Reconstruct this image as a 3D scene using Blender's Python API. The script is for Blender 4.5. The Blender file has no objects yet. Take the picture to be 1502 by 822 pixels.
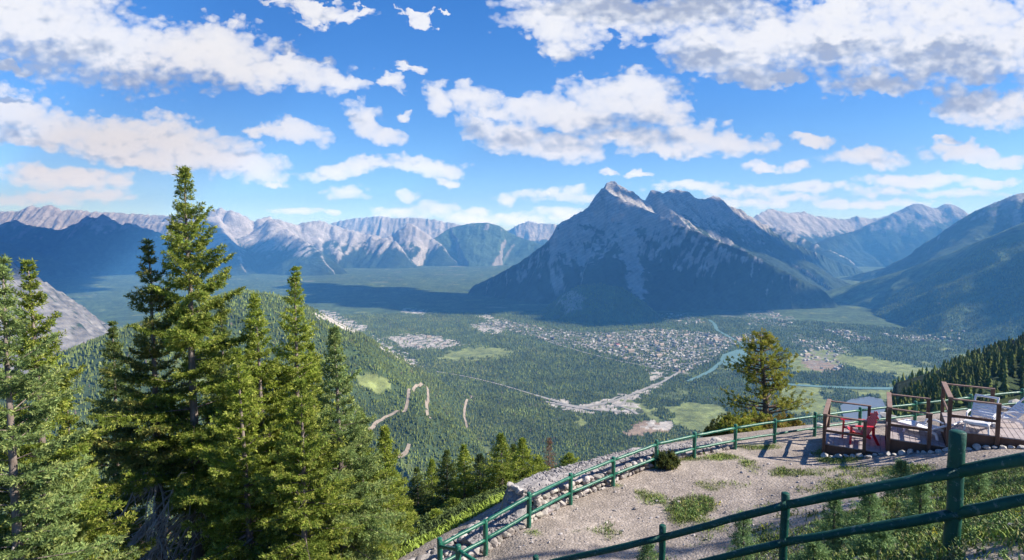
import bpy, bmesh, math, random
import numpy as np
from mathutils import Vector, Matrix

random.seed(7)
SC = bpy.context.scene
COL = SC.collection
# ---------------------------------------------------------------- camera model (photo pixels 1502 x 822)
F, CX, CY, YH = 880.0, 751.0, 411.0, 345.0
PITCH = math.atan((CY - YH) / F)
cp, sp = math.cos(PITCH), math.sin(PITCH)
SUN = np.array([1.8, -0.14, 1.36]); SUN /= np.linalg.norm(SUN)
FLOOR = -700.0


def ray(px, py):
    a, b = px - CX, CY - py
    return np.array([a, F * cp + b * sp, -F * sp + b * cp])


def at_y(px, py, y):
    r = ray(px, py)
    return r * (y / r[1])


def at_z(px, py, z):
    r = ray(px, py)
    return r * (z / r[2])


def proj(x, y, z):
    d = y * cp - z * sp
    u = y * sp + z * cp
    d = np.where(d < 1e-3, 1e-3, d)
    return CX + F * x / d, CY - F * u / d


# ---------------------------------------------------------------- noise
_PR = np.random.default_rng(1234)
_PERM = _PR.permutation(1024).astype(np.int32)
_GA = _PR.uniform(0, 2 * math.pi, 1024)
_GC, _GS = np.cos(_GA).astype(np.float32), np.sin(_GA).astype(np.float32)


def perlin(x, y, seed=0):
    x, y = np.broadcast_arrays(np.asarray(x, float), np.asarray(y, float))
    ix, iy = np.floor(x), np.floor(y)
    fx, fy = (x - ix).astype(np.float32), (y - iy).astype(np.float32)
    ix = ix.astype(np.int32) + int(seed) * 131; iy = iy.astype(np.int32) + int(seed) * 57
    u = fx * fx * fx * (fx * (fx * 6 - 15) + 10)
    v = fy * fy * fy * (fy * (fy * 6 - 15) + 10)
    p0, p1 = _PERM[ix & 1023], _PERM[(ix + 1) & 1023]
    y0, y1 = iy & 1023, (iy + 1) & 1023

    def g(p, yy, dx, dy):
        h = _PERM[(p + yy) & 1023]
        return _GC[h] * (fx - dx) + _GS[h] * (fy - dy)
    a = g(p0, y0, 0, 0); a += (g(p1, y0, 1, 0) - a) * u
    b = g(p0, y1, 0, 1); b += (g(p1, y1, 1, 1) - b) * u
    return (a + (b - a) * v) * np.float32(1.5)


def fbm(x, y, oct=4, seed=0, gain=.5):
    s = 0; a = 1; t = 0
    for k in range(oct):
        s = s + a * perlin(x * 2 ** k, y * 2 ** k, seed + k * 17)
        t += a; a *= gain
    return s / t


def ridged(x, y, oct=4, seed=0, gain=.5):
    s = 0; a = 1; t = 0
    for k in range(oct):
        s = s + a * (1 - 2 * np.abs(perlin(x * 2 ** k, y * 2 ** k, seed + k * 17)))
        t += a; a *= gain
    return s / t


def smooth(a, b, x):
    t = np.clip((x - a) / (b - a), 0, 1)
    return t * t * (3 - 2 * t)


def smax(a, b, k):
    return .5 * (a + b + np.sqrt((a - b) ** 2 + k * k))


def in_poly(px, py, poly):
    c = np.zeros(np.shape(px), bool)
    n = len(poly)
    for i in range(n):
        x1, y1 = poly[i]; x2, y2 = poly[(i + 1) % n]
        if y1 == y2:
            continue
        k = ((y1 > py) != (y2 > py)) & (px < (x2 - x1) * (py - y1) / (y2 - y1) + x1)
        c ^= k
    return c


def near_line(x, y, pts):
    """nearest point on a polyline in plan: distance, interpolated z, arc length, side sign"""
    best = np.full(np.shape(x), 1e18); zz = np.zeros(np.shape(x)); ss = np.zeros(np.shape(x)); sd = np.ones(np.shape(x))
    s0 = 0
    for (x1, y1, z1), (x2, y2, z2) in zip(pts[:-1], pts[1:]):
        dx, dy = x2 - x1, y2 - y1
        L2 = dx * dx + dy * dy + 1e-9
        t = np.clip(((x - x1) * dx + (y - y1) * dy) / L2, 0, 1)
        d2 = (x - x1 - t * dx) ** 2 + (y - y1 - t * dy) ** 2
        k = d2 < best
        best = np.where(k, d2, best)
        zz = np.where(k, z1 + t * (z2 - z1), zz)
        ss = np.where(k, s0 + t * math.sqrt(L2), ss)
        sd = np.where(k, np.sign((x - x1) * dy - (y - y1) * dx), sd)
        s0 += math.sqrt(L2)
    return np.sqrt(best), zz, ss, sd


# ---------------------------------------------------------------- mesh helpers
def mesh_np(name, V, faces, mats, col=None, smooth_=False, mat_idx=None, parent=None):
    """faces: list of int arrays (n,3) or (n,4)"""
    V = np.asarray(V, np.float32)
    me = bpy.data.meshes.new(name)
    me.vertices.add(len(V)); me.vertices.foreach_set('co', V.ravel())
    faces = [np.asarray(f, np.int32) for f in faces if len(f)]
    loops = np.concatenate([f.ravel() for f in faces])
    tot = np.concatenate([np.full(len(f), f.shape[1], np.int32) for f in faces])
    start = np.concatenate([[0], np.cumsum(tot)[:-1]]).astype(np.int32)
    me.loops.add(len(loops)); me.loops.foreach_set('vertex_index', loops)
    me.polygons.add(len(tot)); me.polygons.foreach_set('loop_start', start)
    try:
        me.polygons.foreach_set('loop_total', tot)
    except Exception:
        pass
    if mat_idx is not None:
        me.polygons.foreach_set('material_index', np.asarray(mat_idx, np.int32))
    me.polygons.foreach_set('use_smooth', np.full(len(tot), bool(smooth_)))
    if col is not None:
        a = me.attributes.new('col', 'FLOAT_COLOR', 'POINT')
        c = np.ones((len(V), 4), np.float32); c[:, :3] = col
        a.data.foreach_set('color', c.ravel())
    me.update(calc_edges=True)
    for m in (mats if isinstance(mats, (list, tuple)) else [mats]):
        me.materials.append(m)
    o = bpy.data.objects.new(name, me); COL.objects.link(o)
    if parent is not None:
        o.parent = parent
    return o


class MB:
    """collects pieces (verts, faces) that become ONE mesh object"""
    def __init__(s):
        s.v = []; s.f = []; s.n = 0; s.c = []

    def add(s, v, f, col=None):
        v = np.asarray(v, float)
        s.v.append(v)
        s.f += [tuple(int(i) + s.n for i in q) for q in f]
        s.n += len(v)
        s.c.append(np.tile(np.array(col if col is not None else (1, 1, 1), float), (len(v), 1)))

    def box(s, c, size, rot=None, bev=0.0, col=None):
        """box centred at c; rot 3x3"""
        hx, hy, hz = [k / 2 for k in size]
        if bev > 0:
            b = min(bev, hx * .45, hy * .45, hz * .45)
            v = []; 
            bm = bmesh.new(); bmesh.ops.create_cube(bm, size=1)
            for q in bm.verts:
                q.co = Vector((q.co.x * size[0], q.co.y * size[1], q.co.z * size[2]))
            bmesh.ops.bevel(bm, geom=bm.edges[:], offset=b, segments=1, affect='EDGES', profile=.5)
            bm.verts.index_update()
            v = np.array([q.co[:] for q in bm.verts]); f = [[w.index for w in p.verts] for p in bm.faces]
            bm.free()
        else:
            v = np.array([(x, y, z) for x in (-hx, hx) for y in (-hy, hy) for z in (-hz, hz)])
            f = [(0, 1, 3, 2), (4, 6, 7, 5), (0, 4, 5, 1), (2, 3, 7, 6), (0, 2, 6, 4), (1, 5, 7, 3)]
        if rot is not None:
            v = v @ np.asarray(rot).T
        s.add(v + np.asarray(c, float), f, col)

    def bar(s, a, b, w, h, up=(0, 0, 1), bev=0.0, col=None):
        """rectangular bar from a to b, w across, h along up"""
        a = np.asarray(a, float); b = np.asarray(b, float)
        d = b - a; L = np.linalg.norm(d); d = d / L
        up = np.asarray(up, float); side = np.cross(d, up); side /= np.linalg.norm(side)
        u2 = np.cross(side, d)
        s.box((a + b) / 2, (L, w, h), np.stack([d, side, u2], 1), bev, col)

    def tube(s, pts, rad, n=8, cap=True, col=None, jit=0, rng=None):
        pts = np.asarray(pts, float); m = len(pts)
        rad = np.full(m, rad) if np.isscalar(rad) else np.asarray(rad, float)
        t = np.gradient(pts, axis=0); t /= np.linalg.norm(t, axis=1)[:, None] + 1e-12
        ref = np.array([0, 0, 1.]) if abs(t[0][2]) < .9 else np.array([1., 0, 0])
        V = []
        for i in range(m):
            a = np.cross(t[i], ref); a /= np.linalg.norm(a); b = np.cross(t[i], a)
            an = np.arange(n) * 2 * math.pi / n
            r = rad[i] * (1 + (rng.uniform(-jit, jit, n) if jit else 0))
            V.append(pts[i] + np.outer(np.cos(an) * r, a) + np.outer(np.sin(an) * r, b))
        V = np.concatenate(V)
        f = [(i * n + j, i * n + (j + 1) % n, (i + 1) * n + (j + 1) % n, (i + 1) * n + j) for i in range(m - 1) for j in range(n)]
        if cap:
            f += [tuple(range(n - 1, -1, -1)), tuple(range((m - 1) * n, m * n))]
        s.add(V, f, col)

    def build(s, name, mat, parent=None, smooth_=False):
        V = np.concatenate(s.v)
        me = bpy.data.meshes.new(name)
        me.from_pydata(V.tolist(), [], s.f)
        a = me.attributes.new('col', 'FLOAT_COLOR', 'POINT')
        c = np.ones((len(V), 4), np.float32); c[:, :3] = np.concatenate(s.c)
        a.data.foreach_set('color', c.ravel())
        me.materials.append(mat)
        if smooth_:
            me.polygons.foreach_set('use_smooth', np.ones(len(me.polygons), bool))
        bm = bmesh.new(); bm.from_mesh(me); bmesh.ops.recalc_face_normals(bm, faces=bm.faces); bm.to_mesh(me); bm.free()
        o = bpy.data.objects.new(name, me); COL.objects.link(o)
        if parent is not None:
            o.parent = parent
        return o


_b = bmesh.new(); bmesh.ops.create_icosphere(_b, subdivisions=2, radius=1)
_b.verts.index_update()
ICO_V = np.array([v.co[:] for v in _b.verts]); ICO_F = np.array([[w.index for w in f.verts] for f in _b.faces]); _b.free()
_b = bmesh.new(); bmesh.ops.create_icosphere(_b, subdivisions=1, radius=1)
_b.verts.index_update()
ICO1_V = np.array([v.co[:] for v in _b.verts]); ICO1_F = np.array([[w.index for w in f.verts] for f in _b.faces]); _b.free()


def rock_verts(rng, size, fine=True, flat=.75):
    v = (ICO_V if fine else ICO1_V).copy()
    # cut by random planes so that it reads as broken stone
    for _ in range(9):
        n = rng.normal(size=3); n /= np.linalg.norm(n)
        d = rng.uniform(.42, .85)
        k = v @ n - d
        v = v - np.outer(np.clip(k, 0, None), n)
    v *= 1 + rng.uniform(-.04, .04, (len(v), 1))
    v *= np.array([1, rng.uniform(.65, .95), flat * rng.uniform(.75, 1.1)]) * size
    a = rng.uniform(0, 6.28); c, s_ = math.cos(a), math.sin(a)
    return v @ np.array([[c, -s_, 0], [s_, c, 0], [0, 0, 1]]).T


def tag(o, label=None, cat=None, group=None, kind=None):
    if label: o['label'] = label
    if cat: o['category'] = cat
    if group: o['group'] = group
    if kind: o['kind'] = kind
    return o


def empty(name, loc=(0, 0, 0), rz=0):
    o = bpy.data.objects.new(name, None); COL.objects.link(o)
    o.location = loc; o.rotation_euler = (0, 0, rz); o.empty_display_size = .2
    return o


def copy_tree(o, parent=None):
    c = o.copy(); COL.objects.link(c)
    if parent is not None:
        c.parent = parent
    for ch in list(o.children):
        copy_tree(ch, c)
    return c


# ---------------------------------------------------------------- materials
def nodes_of(m):
    m.use_nodes = True
    nt = m.node_tree
    return nt, nt.nodes['Principled BSDF'], lambda t, **k: _new(nt, t, **k)


def _new(nt, t, **k):
    n = nt.nodes.new(t)
    for a, b in k.items():
        setattr(n, a, b)
    return n


def noise_node(nt, scale, detail=4, rough=.55, vec=None, dim='3D'):
    n = nt.nodes.new('ShaderNodeTexNoise'); n.noise_dimensions = dim
    n.inputs['Scale'].default_value = scale; n.inputs['Detail'].default_value = detail; n.inputs['Roughness'].default_value = rough
    if vec is not None:
        nt.links.new(vec, n.inputs['Vector'])
    return n


def ramp(nt, fac, stops):
    r = nt.nodes.new('ShaderNodeValToRGB')
    e = r.color_ramp.elements
    while len(e) < len(stops):
        e.new(.5)
    for q, (p, c) in zip(e, stops):
        q.position = p; q.color = (*c, 1) if len(c) == 3 else c
    nt.links.new(fac, r.inputs['Fac'])
    return r.outputs['Color']


def mixc(nt, fac, a, b, mode='MIX'):
    m = nt.nodes.new('ShaderNodeMix'); m.data_type = 'RGBA'; m.blend_type = mode
    for s, v in ((m.inputs[0], fac), (m.inputs[6], a), (m.inputs[7], b)):
        if isinstance(v, (int, float)):
            s.default_value = v
        elif isinstance(v, tuple):
            s.default_value = (*v, 1)
        else:
            nt.links.new(v, s)
    return m.outputs[2]


def math_(nt, op, a, b=None, c=None, clamp=False):
    m = nt.nodes.new('ShaderNodeMath'); m.operation = op; m.use_clamp = clamp
    for s, v in zip(m.inputs, (a, b, c)):
        if v is None:
            continue
        if isinstance(v, (int, float)):
            s.default_value = v
        else:
            nt.links.new(v, s)
    return m.outputs[0]


def surf(name, c1, c2, scale=8, rough=.8, bump=.0, bscale=40, spec=.3, detail=5, use_col=False, stretch=None, transl=0):
    """procedural surface: two colours broken up by noise, bump, optional per-vertex colour of the thing itself"""
    m = bpy.data.materials.new(name); nt, p, N = nodes_of(m)
    tc = N('ShaderNodeTexCoord'); vec = tc.outputs['Object']
    if stretch:
        mp = N('ShaderNodeMapping'); mp.inputs['Scale'].default_value = stretch
        nt.links.new(vec, mp.inputs['Vector']); vec = mp.outputs['Vector']
    n = noise_node(nt, scale, detail, .6, vec)
    c = ramp(nt, n.outputs['Fac'], [(.32, c1), (.68, c2)])
    if use_col:
        a = N('ShaderNodeAttribute', attribute_name='col')
        c = mixc(nt, 1.0, c, a.outputs['Color'], 'MULTIPLY')
    nt.links.new(c, p.inputs['Base Color'])
    p.inputs['Roughness'].default_value = rough
    p.inputs['Specular IOR Level'].default_value = spec
    if bump:
        n2 = noise_node(nt, bscale, 5, .6, vec)
        b = N('ShaderNodeBump'); b.inputs['Strength'].default_value = bump; b.inputs['Distance'].default_value = .02
        nt.links.new(n2.outputs['Fac'], b.inputs['Height']); nt.links.new(b.outputs['Normal'], p.inputs['Normal'])
    if transl:
        out = nt.nodes['Material Output']
        t = N('ShaderNodeBsdfTranslucent'); nt.links.new(c, t.inputs['Color'])
        mx = N('ShaderNodeMixShader'); mx.inputs[0].default_value = transl
        nt.links.new(p.outputs[0], mx.inputs[1]); nt.links.new(t.outputs[0], mx.inputs[2]); nt.links.new(mx.outputs[0], out.inputs['Surface'])
    return m
# ================================================================= TERRAIN
# posts of the far fence (photo pixel of the top, distance ahead)
FAR = [(645, 790, 13.3), (712, 763, 14.3), (776, 723, 15.2), (837, 695, 16.7), (900, 671, 18.0), (963, 646, 19.2), (1019, 634, 20.2),
       (1079, 623, 21.2), (1137, 615, 21.8), (1196, 605, 22.4), (1262, 598, 23.2), (1343, 589, 23.8), (1424, 579, 24.2), (1500, 571, 24.5), (1585, 562, 24.8)]
FARP = [at_y(*a) for a in FAR]
PH = .92                                     # far post height
FARB = [p - np.array([0, 0, PH]) for p in FARP]
NEARP = [at_y(1580, 590, 5.9), at_y(1405, 634, 6.5), at_y(1152, 724, 7.3), at_y(972, 771, 8.2), at_y(786, 816, 9.0), at_y(560, 870, 9.9)]
NEARB = [p - np.array([0, 0, h]) for p, h in zip(NEARP, (1.33, 1.33, 1.15, 1.1, 1.1, 1.1))]

CTRL = [tuple(p) for p in FARB] + [tuple(p) for p in NEARB] + [
    (3, 14, -7.55), (6, 16, -7.6), (8.5, 18.5, -7.55), (7.2, 12.5, -5.9), (5, 11, -6.3), (10.5, 15.5, -6.75), (13, 15.5, -6.2), (16, 15.5, -5.7),
    (12, 12, -5.0), (10, 8, -3.7), (0, 0, -3.6), (6, 0, -2.3), (-4, 3, -5.2), (0, 5, -4.7), (0, -20, -3.5), (15, -10, -1.5), (-15, -10, -6),
    tuple(at_y(1218, 669, 20.1)), tuple(at_y(1312, 664, 19.2)), tuple(at_y(1404, 659, 18.3)), tuple(at_y(1473, 656, 17.7)), (16.5, 17.3, -6.35), (20, 18, -5.9), (13, 22, -7.5), (15, 22, -7.4), (18, 22, -7.1),
    (-2.5, 12.5, -8.0), (-3.5, 9.5, -7.6), (-4.5, 6, -6.6), (25, 10, -3.5), (25, 22, -6)]
_C = np.array(CTRL)


def _tps():
    n = len(_C)
    d = np.linalg.norm(_C[:, None, :2] - _C[None, :, :2], axis=2)
    K = np.where(d > 0, d * d * np.log(d + 1e-9), 0) + np.eye(n) * .15
    P = np.concatenate([np.ones((n, 1)), _C[:, :2]], 1)
    A = np.block([[K, P], [P.T, np.zeros((3, 3))]])
    return np.linalg.solve(A, np.concatenate([_C[:, 2], np.zeros(3)]))


_W = _tps()


def tps(x, y):
    s = _W[len(_C)] + _W[len(_C) + 1] * x + _W[len(_C) + 2] * y
    for (a, b, _), w in zip(CTRL, _W):
        r2 = (x - a) ** 2 + (y - b) ** 2
        s = s + w * .5 * r2 * np.log(r2 + 1e-9)
    return s


# edge of the terrace: just outside the fence, then round the left side and behind
_off = []
for i, p in enumerate(FARB):
    a = FARB[max(i - 1, 0)]; b = FARB[min(i + 1, len(FARB) - 1)]
    t = (b - a)[:2]; t = t / np.linalg.norm(t)
    _off.append((p[0] - t[1] * 1.5, p[1] + t[0] * 1.5))
TERR = [(-20, -40), (-9, -4), (-5.6, 4), (-4.6, 9), (-4.2, 11.8), (-3.2, 13.6)] + _off + [(28, 26), (60, 20), (60, -40)]
_TE = [(x, y, float(tps(np.array(x), np.array(y)))) for x, y in TERR]
_TE[-3] = (28, 26, -6.); _TE[-2] = (60, 20, -5); _TE[-1] = (60, -40, 0); _TE[0] = (-20, -40, -8); _TE[1] = (-9, -4, -7.5); _TE[2] = (-5.6, 4, -7)


def P3(l):
    return [tuple(at_y(*a)) for a in l]


J_CREST = P3([(-160, 640, 1150), (-60, 600, 1200), (60, 552, 1300), (150, 500, 1420), (200, 478, 1520), (250, 457, 1620), (350, 427, 1800), (400, 432, 1900), (430, 441, 1970),
              (470, 459, 2050), (520, 485, 2150), (570, 514, 2250), (620, 545, 2350), (690, 590, 2420)])
L_CREST = P3([(1650, 460, 420), (1502, 531, 330), (1450, 562, 300), (1400, 591, 280), (1350, 614, 265), (1300, 636, 255)])
TUN = P3([(780, 470, 5350), (800, 452, 5300), (825, 432, 5250), (850, 419, 5200), (880, 416, 5150), (910, 422, 5100), (940, 440, 5000), (965, 463, 4900)])


def z_ground(x, y):
    x = np.asarray(x, float); y = np.asarray(y, float)
    sh = x.shape; x = x.ravel(); y = y.ravel()
    r = np.hypot(x, y)
    fl = FLOOR + fbm(x / 900, y / 900, 3, 9) * 10 * smooth(1500, 2600, r)
    far = np.full(x.shape, -1500.)
    q = np.where(r < 2600)[0]
    near = np.zeros(x.shape, bool)
    if len(q):
        X, Y = x[q], y[q]
        d, ze, _, _ = near_line(X, Y, _TE + [_TE[0]])
        d = np.where(in_poly(X, Y, TERR), 0, d)
        az = np.arctan2(X, np.maximum(Y, 1e-6))
        sl = .50 - .06 * smooth(.15, .5, az)
        bumpy = fbm(X / 260, Y / 260, 4, 5) * np.clip((d - 60) / 600, 0, 1) * 70 + fbm(X / 12, Y / 12, 3, 3) * np.clip(d / 20, 0, 1) * 1.0
        far[q] = ze - sl * d * (1 - .35 * np.exp(-d / 3)) + bumpy
    k = np.where((r > 150) & (r < 4600) & (x < 1800))[0]
    if len(k):
        X, Y = x[k], y[k]
        dj, zj, sj, _ = near_line(X, Y, J_CREST)
        jn = fbm(X / 180, Y / 180, 4, 11) * np.clip(dj / 300, 0, 1) * 40 + ridged(sj / 320, dj / 1500, 2, 31) * np.clip(dj / 350, 0, 1) * 6
        far[k] = smax(far[k], zj - (.50 * dj - 25 * (1 - np.exp(-dj / 60)) * .6) + jn, 25)
    k = np.where((r > 90) & (r < 2200) & (x > -900))[0]
    if len(k):
        X, Y = x[k], y[k]
        dl, zl, _, _ = near_line(X, Y, L_CREST)
        end = smooth(1285, 1320, proj(X, Y, np.full(X.shape, -75.))[0])
        far[k] = smax(far[k], zl - (1.15 - .60 * end) * dl + fbm(X / 40, Y / 40, 3, 21) * 3 * np.clip(dl / 30, 0, 1), 2)
    k = np.where((r > 3500) & (r < 7000))[0]
    if len(k):
        X, Y = x[k], y[k]
        dt, zt, _, _ = near_line(X, Y, TUN)
        far[k] = np.maximum(far[k], zt - .55 * dt + fbm(X / 150, Y / 150, 3, 41) * 25 * np.clip(dt / 100, 0, 1))
    z = np.where(r > 250, smax(far, fl, 18), far)
    if len(q):
        m = q[(r[q] < 120)]
        if len(m):
            dd = d[r[q] < 120]
            X, Y = x[m], y[m]
            ins = tps(X, Y) + fbm(X / 1.3, Y / 1.3, 3, 2) * .05 + fbm(X / .35, Y / .35, 2, 8) * .012
            w = smooth(0, 1.2, dd)
            z[m] = ins * (1 - w) + z[m] * w
    return z.reshape(sh)


# mountains: crest lines traced as places (pixel, distance), each its own sheet
MOUNTAINS = {}


def mountain_fn(crests, gully=60, gl=420, nz=40, nl=500, seed=0, sc=1.0):
    cr = [(P3([(a, b, d * sc) for a, b, d in c]), k) for c, k in crests]

    def fn(x, y):
        z = np.full(np.shape(x), -1e9)
        info = np.zeros(np.shape(x)); dd = np.full(np.shape(x), 1e9); bk = np.zeros(np.shape(x), bool)
        wx = x + fbm(x / nl, y / nl, 3, seed + 50) * nl * .25
        wy = y + fbm(x / nl, y / nl, 3, seed + 70) * nl * .25
        for i, (pts, (s1, s2, L)) in enumerate(cr):
            d0, _, _, sd0 = near_line(x, y, pts)
            back = sd0 < 0
            d1, zc, s, _ = near_line(wx, wy, pts)
            f = np.clip(d0 / (L + 1), 0, 1)
            d = d0 * (1 - f) + d1 * f
            _, zc0, s0, _ = near_line(x, y, pts)
            zc = zc0 * (1 - f) + zc * f
            zc = zc + (ridged(s0 / (gl * .55) + seed, d0 / (gl * 3), 3, seed + 7 * i + 1) - .25) * gully * (.5 if sc < 1 else .2)
            prof = s2 * d + (s1 - s2) * L * (1 - np.exp(-d / L))
            g = ridged(s / gl + seed, d / (gl * 5), 4, seed + 3 * i, .55) * gully * np.clip(d / (gl * .3), 0, 1) * np.exp(-d / (gl * 7))
            zz = zc - prof * np.where(back, 1.25, 1.0) + np.where(back, np.minimum(g, 0), g)
            k = zz > z
            bk = np.where(k, back, bk); z = np.where(k, zz, z); dd = np.where(k, d, dd); info = np.where(k, s, info)
        e = fbm(x / nl, y / nl, 5, seed + 5) * nz * np.clip(dd / 250, 0, 1) + ridged(x / 120, y / 120, 3, seed + 9) * nz * .26 * np.clip(dd / 90, .05, 1)
        z = z + np.where(bk, np.minimum(e, 0), e)
        return z, dd, info
    allp = np.concatenate([np.array(p) for p, _ in cr])
    return fn, allp


R_A = [(700, 418, 7000), (735, 401, 6950), (775, 377, 6850), (805, 353, 6800), (817, 331, 6800), (838, 319, 6850), (860, 307, 6900), (872, 290, 6950), (884, 276, 7000),
       (905, 289, 6900), (940, 305, 6750), (975, 320, 6600), (1010, 335, 6450), (1050, 353, 6250), (1100, 373, 6050), (1150, 398, 5950), (1200, 422, 5900)]
R_B = [(887, 279, 7300), (890, 269, 7450), (897, 267, 7500), (912, 274, 7550), (930, 286, 7650), (944, 296, 7800), (949, 298, 7850), (954, 280, 7900), (963, 281, 8000), (973, 285, 8100), (985, 278, 8300), (1005, 282, 8500),
       (1020, 292, 8700), (1035, 293, 8900), (1046, 288, 9000), (1056, 297, 9200), (1080, 308, 9500), (1105, 322, 9800), (1130, 338, 10000), (1160, 356, 10200), (1200, 373, 10400), (1250, 393, 10500), (1290, 410, 10500)]
R_C = [(926, 305, 6800), (934, 345, 6520), (936, 385, 6300), (942, 425, 6080), (950, 455, 5850)]
M = {}
M['rundle'] = (mountain_fn([(R_A, (1.6, .60, 300)), (R_B, (1.25, .52, 420)), (R_C, (1.5, .9, 150))], 95, 260, 55, 420, 1), 11, 1500, 'mountain')
M['sulphur'] = (mountain_fn([([(1235, 408, 9500), (1300, 392, 9000), (1340, 372, 8500), (1370, 350, 8200), (1400, 328, 8000), (1430, 310, 7800), (1460, 297, 7600), (1490, 285, 7500), (1503, 283, 7500), (1540, 276, 7300), (1640, 265, 7000)], (.8, .5, 400))], 45, 480, 40, 600, 2), 18, 1900, 'mountain')
M['flank'] = (mountain_fn([([(1140, 446, 6900), (1190, 432, 6700), (1250, 418, 6500), (1330, 395, 6200), (1400, 368, 5900), (1450, 348, 5700), (1502, 326, 5500), (1600, 290, 5200), (1680, 265, 5000)], (.28, .37, 500))], 16, 520, 14, 500, 12), 16, 2400, 'mountain')
M['twin'] = (mountain_fn([([(1150, 385, 13500), (1180, 366, 13700), (1210, 350, 14000), (1250, 340, 14200), (1290, 322, 14200), (1315, 310, 14200), (1340, 299, 14200), (1352, 300, 14200), (1372, 306, 14200), (1386, 299, 14200), (1400, 301, 14200), (1420, 316, 14200), (1460, 345, 14200)], (.95, .55, 500))], 90, 600, 60, 900, 3), 32, 2000, 'mountain')
M['farright'] = (mountain_fn([([(1060, 340, 24000), (1095, 325, 24000), (1115, 313, 24500), (1130, 307, 25000), (1142, 311, 25000), (1155, 314, 25500), (1180, 311, 26000), (1195, 318, 26000), (1210, 320, 26500), (1240, 323, 27000), (1255, 318, 27000), (1275, 322, 27000), (1300, 318, 27000), (1330, 326, 27000), (1400, 345, 27000)], (1.0, .5, 900)),
                              ([(1090, 325, 20000), (1120, 330, 19500), (1150, 338, 19000), (1180, 352, 18500), (1210, 365, 18000)], (.8, .5, 500))], 112.5, 490, 75, 975, 4, 0.68), 39.6, 2340, 'mountain')
M['farleft'] = (mountain_fn([([(-160, 310, 23000), (-60, 318, 23500), (-20, 310, 24000), (10, 312, 24000), (30, 311, 24000), (48, 303, 24000), (62, 307, 24000), (75, 302, 24000), (90, 309, 24000), (120, 310, 24000), (160, 313, 24000), (200, 315, 24000), (250, 318, 23500), (300, 316, 23000)], (1.0, .55, 800)),
                             ([(150, 345, 18500), (225, 330, 18500), (280, 322, 18500), (305, 313, 18500), (325, 306, 18500), (335, 309, 18500), (345, 313, 18500), (375, 325, 18800), (385, 322, 18800), (395, 319, 19000), (405, 323, 19000), (430, 331, 19500), (470, 325, 20000), (490, 332, 20000), (515, 339, 20000), (545, 346, 20000), (580, 355, 19500)], (1.1, .6, 700)),
                             ([(320, 320, 17800), (330, 345, 17000), (350, 372, 16000)], (.9, .6, 300)), ([(400, 325, 18300), (440, 350, 17200), (470, 372, 16200)], (.9, .6, 300))], 127.5, 455, 82.5, 900, 5, 0.68), 32.4, 2070, 'mountain')
M['farmid'] = (mountain_fn([([(470, 335, 23000), (500, 324, 23000), (530, 320, 23000), (560, 318, 23000), (580, 321, 23000), (600, 320, 23000), (640, 323, 23000), (665, 328, 23000), (700, 338, 23000)], (1.0, .55, 800)),
                            ([(545, 368, 15500), (565, 352, 15800), (582, 340, 16000), (598, 329, 16000), (606, 331, 16000), (614, 335, 16000), (632, 348, 16000), (650, 362, 15700)], (1.2, .7, 500)),
                            ([(480, 340, 16500), (505, 352, 16000), (530, 368, 15500), (555, 382, 15000)], (.9, .55, 300)),
                            ([(735, 345, 22000), (755, 333, 22000), (775, 325, 22000), (790, 329, 22000), (812, 329, 22000), (840, 341, 22000), (880, 355, 22000)], (1.0, .55, 800))], 112.5, 420, 75, 825, 6, 0.9), 30.24, 2070, 'mountain')
M['bluemid'] = (mountain_fn([([(600, 372, 14200), (630, 354, 14600), (660, 335, 15000), (680, 330, 15000), (692, 328, 15000), (716, 327, 15000), (733, 332, 15000), (745, 340, 15000), (762, 348, 14900), (790, 358, 14600), (820, 368, 14300), (850, 380, 14000)], (.9, .5, 500))], 67.5, 420, 45, 675, 7, 1.0), 25.2, 1800, 'mountain')
M['blueleft'] = (mountain_fn([([(-150, 340, 13500), (-80, 338, 14000), (0, 331, 14000), (22, 323, 14000), (40, 331, 14000), (60, 334, 14000), (90, 339, 14000), (112, 328, 14000), (128, 318, 14000), (140, 321, 14000), (151, 315, 14000), (165, 323, 14000), (180, 330, 14000), (190, 327, 14000), (215, 336, 14000), (240, 344, 14000), (290, 358, 14000), (330, 368, 13900), (370, 382, 13600)], (1.0, .55, 500)),
                              ([(-100, 345, 11500), (0, 356, 11800), (40, 366, 12000), (80, 382, 12200), (110, 396, 12300)], (.7, .45, 500))], 75, 385, 45, 675, 8, 0.85), 23.04, 1800, 'mountain')
M['cliff'] = (mountain_fn([([(-60, 350, 2900), (0, 378, 3100), (40, 404, 3250), (75, 424, 3400), (95, 436, 3500), (125, 458, 3650), (150, 480, 3800), (172, 498, 3950)], (1.0, .7, 100))], 40, 80, 25, 160, 9), 9, 700, 'mountain')


def z_all(x, y):
    z = z_ground(x, y)
    for k, ((fn, pts), res, ext, _) in M.items():
        b0 = pts.min(0) - ext; b1 = pts.max(0) + ext
        q = (x > b0[0]) & (x < b1[0]) & (y > b0[1]) & (y < b1[1])
        if np.any(q):
            z[q] = np.maximum(z[q], fn(x[q], y[q])[0])
    return z


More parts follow.
